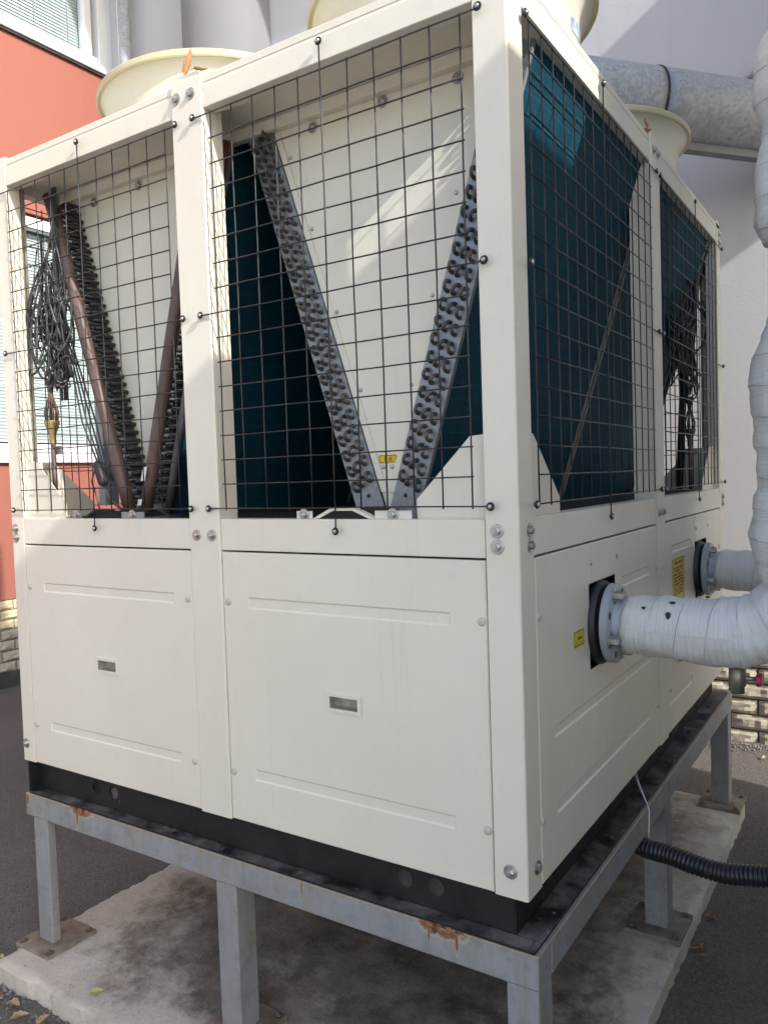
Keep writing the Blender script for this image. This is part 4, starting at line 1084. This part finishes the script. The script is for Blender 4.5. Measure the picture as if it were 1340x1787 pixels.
mk('support_strip', vv, [(0, 1, 2, 3), (4, 5, 6, 7), (0, 1, 5, 4), (1, 2, 6, 5), (2, 3, 7, 6), (3, 0, 4, 7)], 'strip', du)
br = thing('slanting_pipe', 'thin slanting grey pipe on the rear wall above the round duct', 'pipe', (.1, 3.55, 3.2))
tube('pipe', [(-.16, 3.60, 3.22), (.55, 3.60, 3.50)], .016, 'panelgrey', br, 12)
tube('pipe', [(-.13, 3.62, 3.25), (.56, 3.62, 3.53)], .008, 'rubber', br, 8)

# corrugated conduit and its tie wire
cc = [(-.30, 1.10, -.245), (-.12, .97, -.236), (.0, .885, -.232), (.05, .855, -.226), (.11, .84, -.222), (.19, .82, -.225), (.27, .81, -.225), (.36, .80, -.206), (.48, .79, -.18), (.7, .77, -.17), (1.1, .75, -.25), (1.5, .8, -.6), (1.85, .9, -.69)]
P, Q = smooth_path([(*c, .029) for c in cc], .0032)
rr = []; s = 0
for i in range(len(P)):
    if i: s += (P[i] - P[i - 1]).length
    rr.append(.0285 + .0038 * max(-.7, min(.7, 1.5 * math.sin(2 * math.pi * s / .0128))))
cdt = thing('corrugated_conduit', 'black corrugated plastic conduit tied under the stand beam', 'conduit', (.05, .85, -.25))
tube('hose', P, rr, 'conduit', cdt, 20)
tw = thing('tie_wire', 'thin pale wire looped round the stand beam holding the black conduit', 'wire', (.02, .9, -.15))
tube('strand', [(-.05, 1.02, -.006), (-.02, .97, -.06), (.018, .93, -.112), (.026, .925, -.13), (.027, .912, -.20), (.03, .895, -.23)], .0013, 'pvc', tw, 6)
tube('strand', [(-.05, .99, -.006), (-.01, .955, -.08), (.02, .922, -.112), (.027, .915, -.13), (.028, .90, -.2), (.04, .88, -.235)], .0013, 'pvc', tw, 6)

# ------------------------------------------------------------------ fallen leaves
def leaf_mesh(seed, mat, L_=.05, W_=.018):
    rnd = random.Random(seed); v = []; f = []; n = 14; m = 6
    curl, twist, cup = rnd.uniform(.5, 1.6), rnd.uniform(-1.4, 1.4), rnd.uniform(.5, 1.5)
    for i in range(n + 1):
        t = i / n; x = (t - .5) * L_; w = W_ * (math.sin(math.pi * t ** .8) ** .9 + .02) * (1 + .10 * math.sin(23 * t + seed) + .06 * math.sin(51 * t))
        zc = L_ * .28 * curl * (t - .45) ** 2 * 2; yb = L_ * .12 * math.sin(2.6 * t + seed)
        for q in range(m + 1):
            s = q / m * 2 - 1; a = twist * (t - .5)
            y = w * s; z = zc + cup * abs(s) ** 1.6 * w * .8 + .0012 * math.sin(19 * t + 7 * s + seed)
            v.append((x, yb + y * math.cos(a) - z * math.sin(a) * .5, max(0, z * math.cos(a) + y * math.sin(a)) + .0008))
    for i in range(n):
        for k in range(m): a = i * (m + 1) + k; f.append((a, a + 1, a + m + 2, a + m + 1))
    k = len(v); y0 = L_ * .12 * math.sin(seed); z0 = L_ * .28 * curl * .45 ** 2 * 2
    sv, sf = tubevf([Vector((-L_ * .48, y0, z0)), Vector((-L_ * .62, y0 + .003, z0 * .8)), Vector((-L_ * .8, y0, z0 * .9))], .0008, 4); v += sv; f += [tuple(i + k for i in q) for q in sf]
    return mesh_data('leaf', v, f, mat, True)
LM = [leaf_mesh(1, 'leaf_b', .055, .013), leaf_mesh(2, 'leaf_b', .046, .011), leaf_mesh(3, 'leaf_c', .042, .013), leaf_mesh(4, 'leaf_a', .052, .010), leaf_mesh(5, 'leaf_a', .040, .006), leaf_mesh(6, 'leaf_c', .034, .011), leaf_mesh(11, 'leaf_a', .085, .012)]
def leaf(i, loc, rz, label, group=None, rx=0, ry=0):
    o = link('fallen_leaf', LM[i], None, loc, (rx, ry, rz)); return tag(o, label, 'leaf', group)
G1 = 'leaves on the asphalt before the pad'; lab1 = 'curled dry leaf on the asphalt in front of the concrete pad'
for (i, x, y, a) in ((0, -1.735, -.205, .4), (0, -1.575, -.20, 2.1), (4, -1.83, -.21, 1.0), (3, -1.50, -.215, .3), (1, -1.54, -.235, 2.6), (0, -1.66, -.23, 1.2), (1, -1.79, -.27, 2.9), (2, -1.46, -.26, .8), (4, -1.42, -.21, 1.9), (5, -1.95, -.20, .7), (4, -1.62, -.26, .2)):
    leaf(i, (x, y, GZ + .008), a, lab1, G1)
G2 = 'leaves on the asphalt left of the pad'; lab2 = 'dry leaf on the open asphalt between the pad and the red building'
for (i, x, y, a) in ((5, -2.02, -.08, .3), (1, -2.75, .55, .5), (4, -2.25, .05, 2.0), (5, -3.1, 1.0, .1), (1, -2.4, .02, 1.4)): leaf(i, (x, y, GZ + .008), a, lab2, G2)
leaf(2, (-1.46, -.085, -.654), .9, 'yellow-green leaf lying on the front edge of the concrete pad')
G3 = 'leaves beside the right pad edge'; lab3 = 'dry leaf on the shaded asphalt along the pad beneath the wrapped pipes'
for (i, x, y, a) in ((3, .105, 1.44, 2.6), (4, .10, 1.21, .4), (4, .12, 1.23, 1.6), (4, .13, 1.18, .1), (1, .13, 1.86, 1.1)): leaf(i, (x, y, GZ + .008), a, lab3, G3)
G4 = 'leaves at the back wall'; lab4 = 'pale leaf at the foot of the split-face brick plinth'
for (i, x, y, a) in ((1, -.24, 3.40, .3), (0, -.19, 3.36, 1.3), (1, .05, 3.3, 2.0)): leaf(i, (x, y, GZ + .012), a, lab4, G4)
leaf(6, (-.965, .016, 2.160), 0, 'orange leaf standing upright on the front post top plate', None, 0, R(-82))
leaf(4, (-.935, .02, 2.128), .6, 'small dark curled leaf lying flat behind the front post top plate')
leaf(6, (-.03, 1.225, 2.128), .9, 'orange leaf lying on the side post top plate by the fan shroud', None, 0, R(-14))
leaf(4, (-.02, 1.20, 2.150), 2.2, 'thin brown leaf sticking up on the side post top plate', None, 0, R(-75))
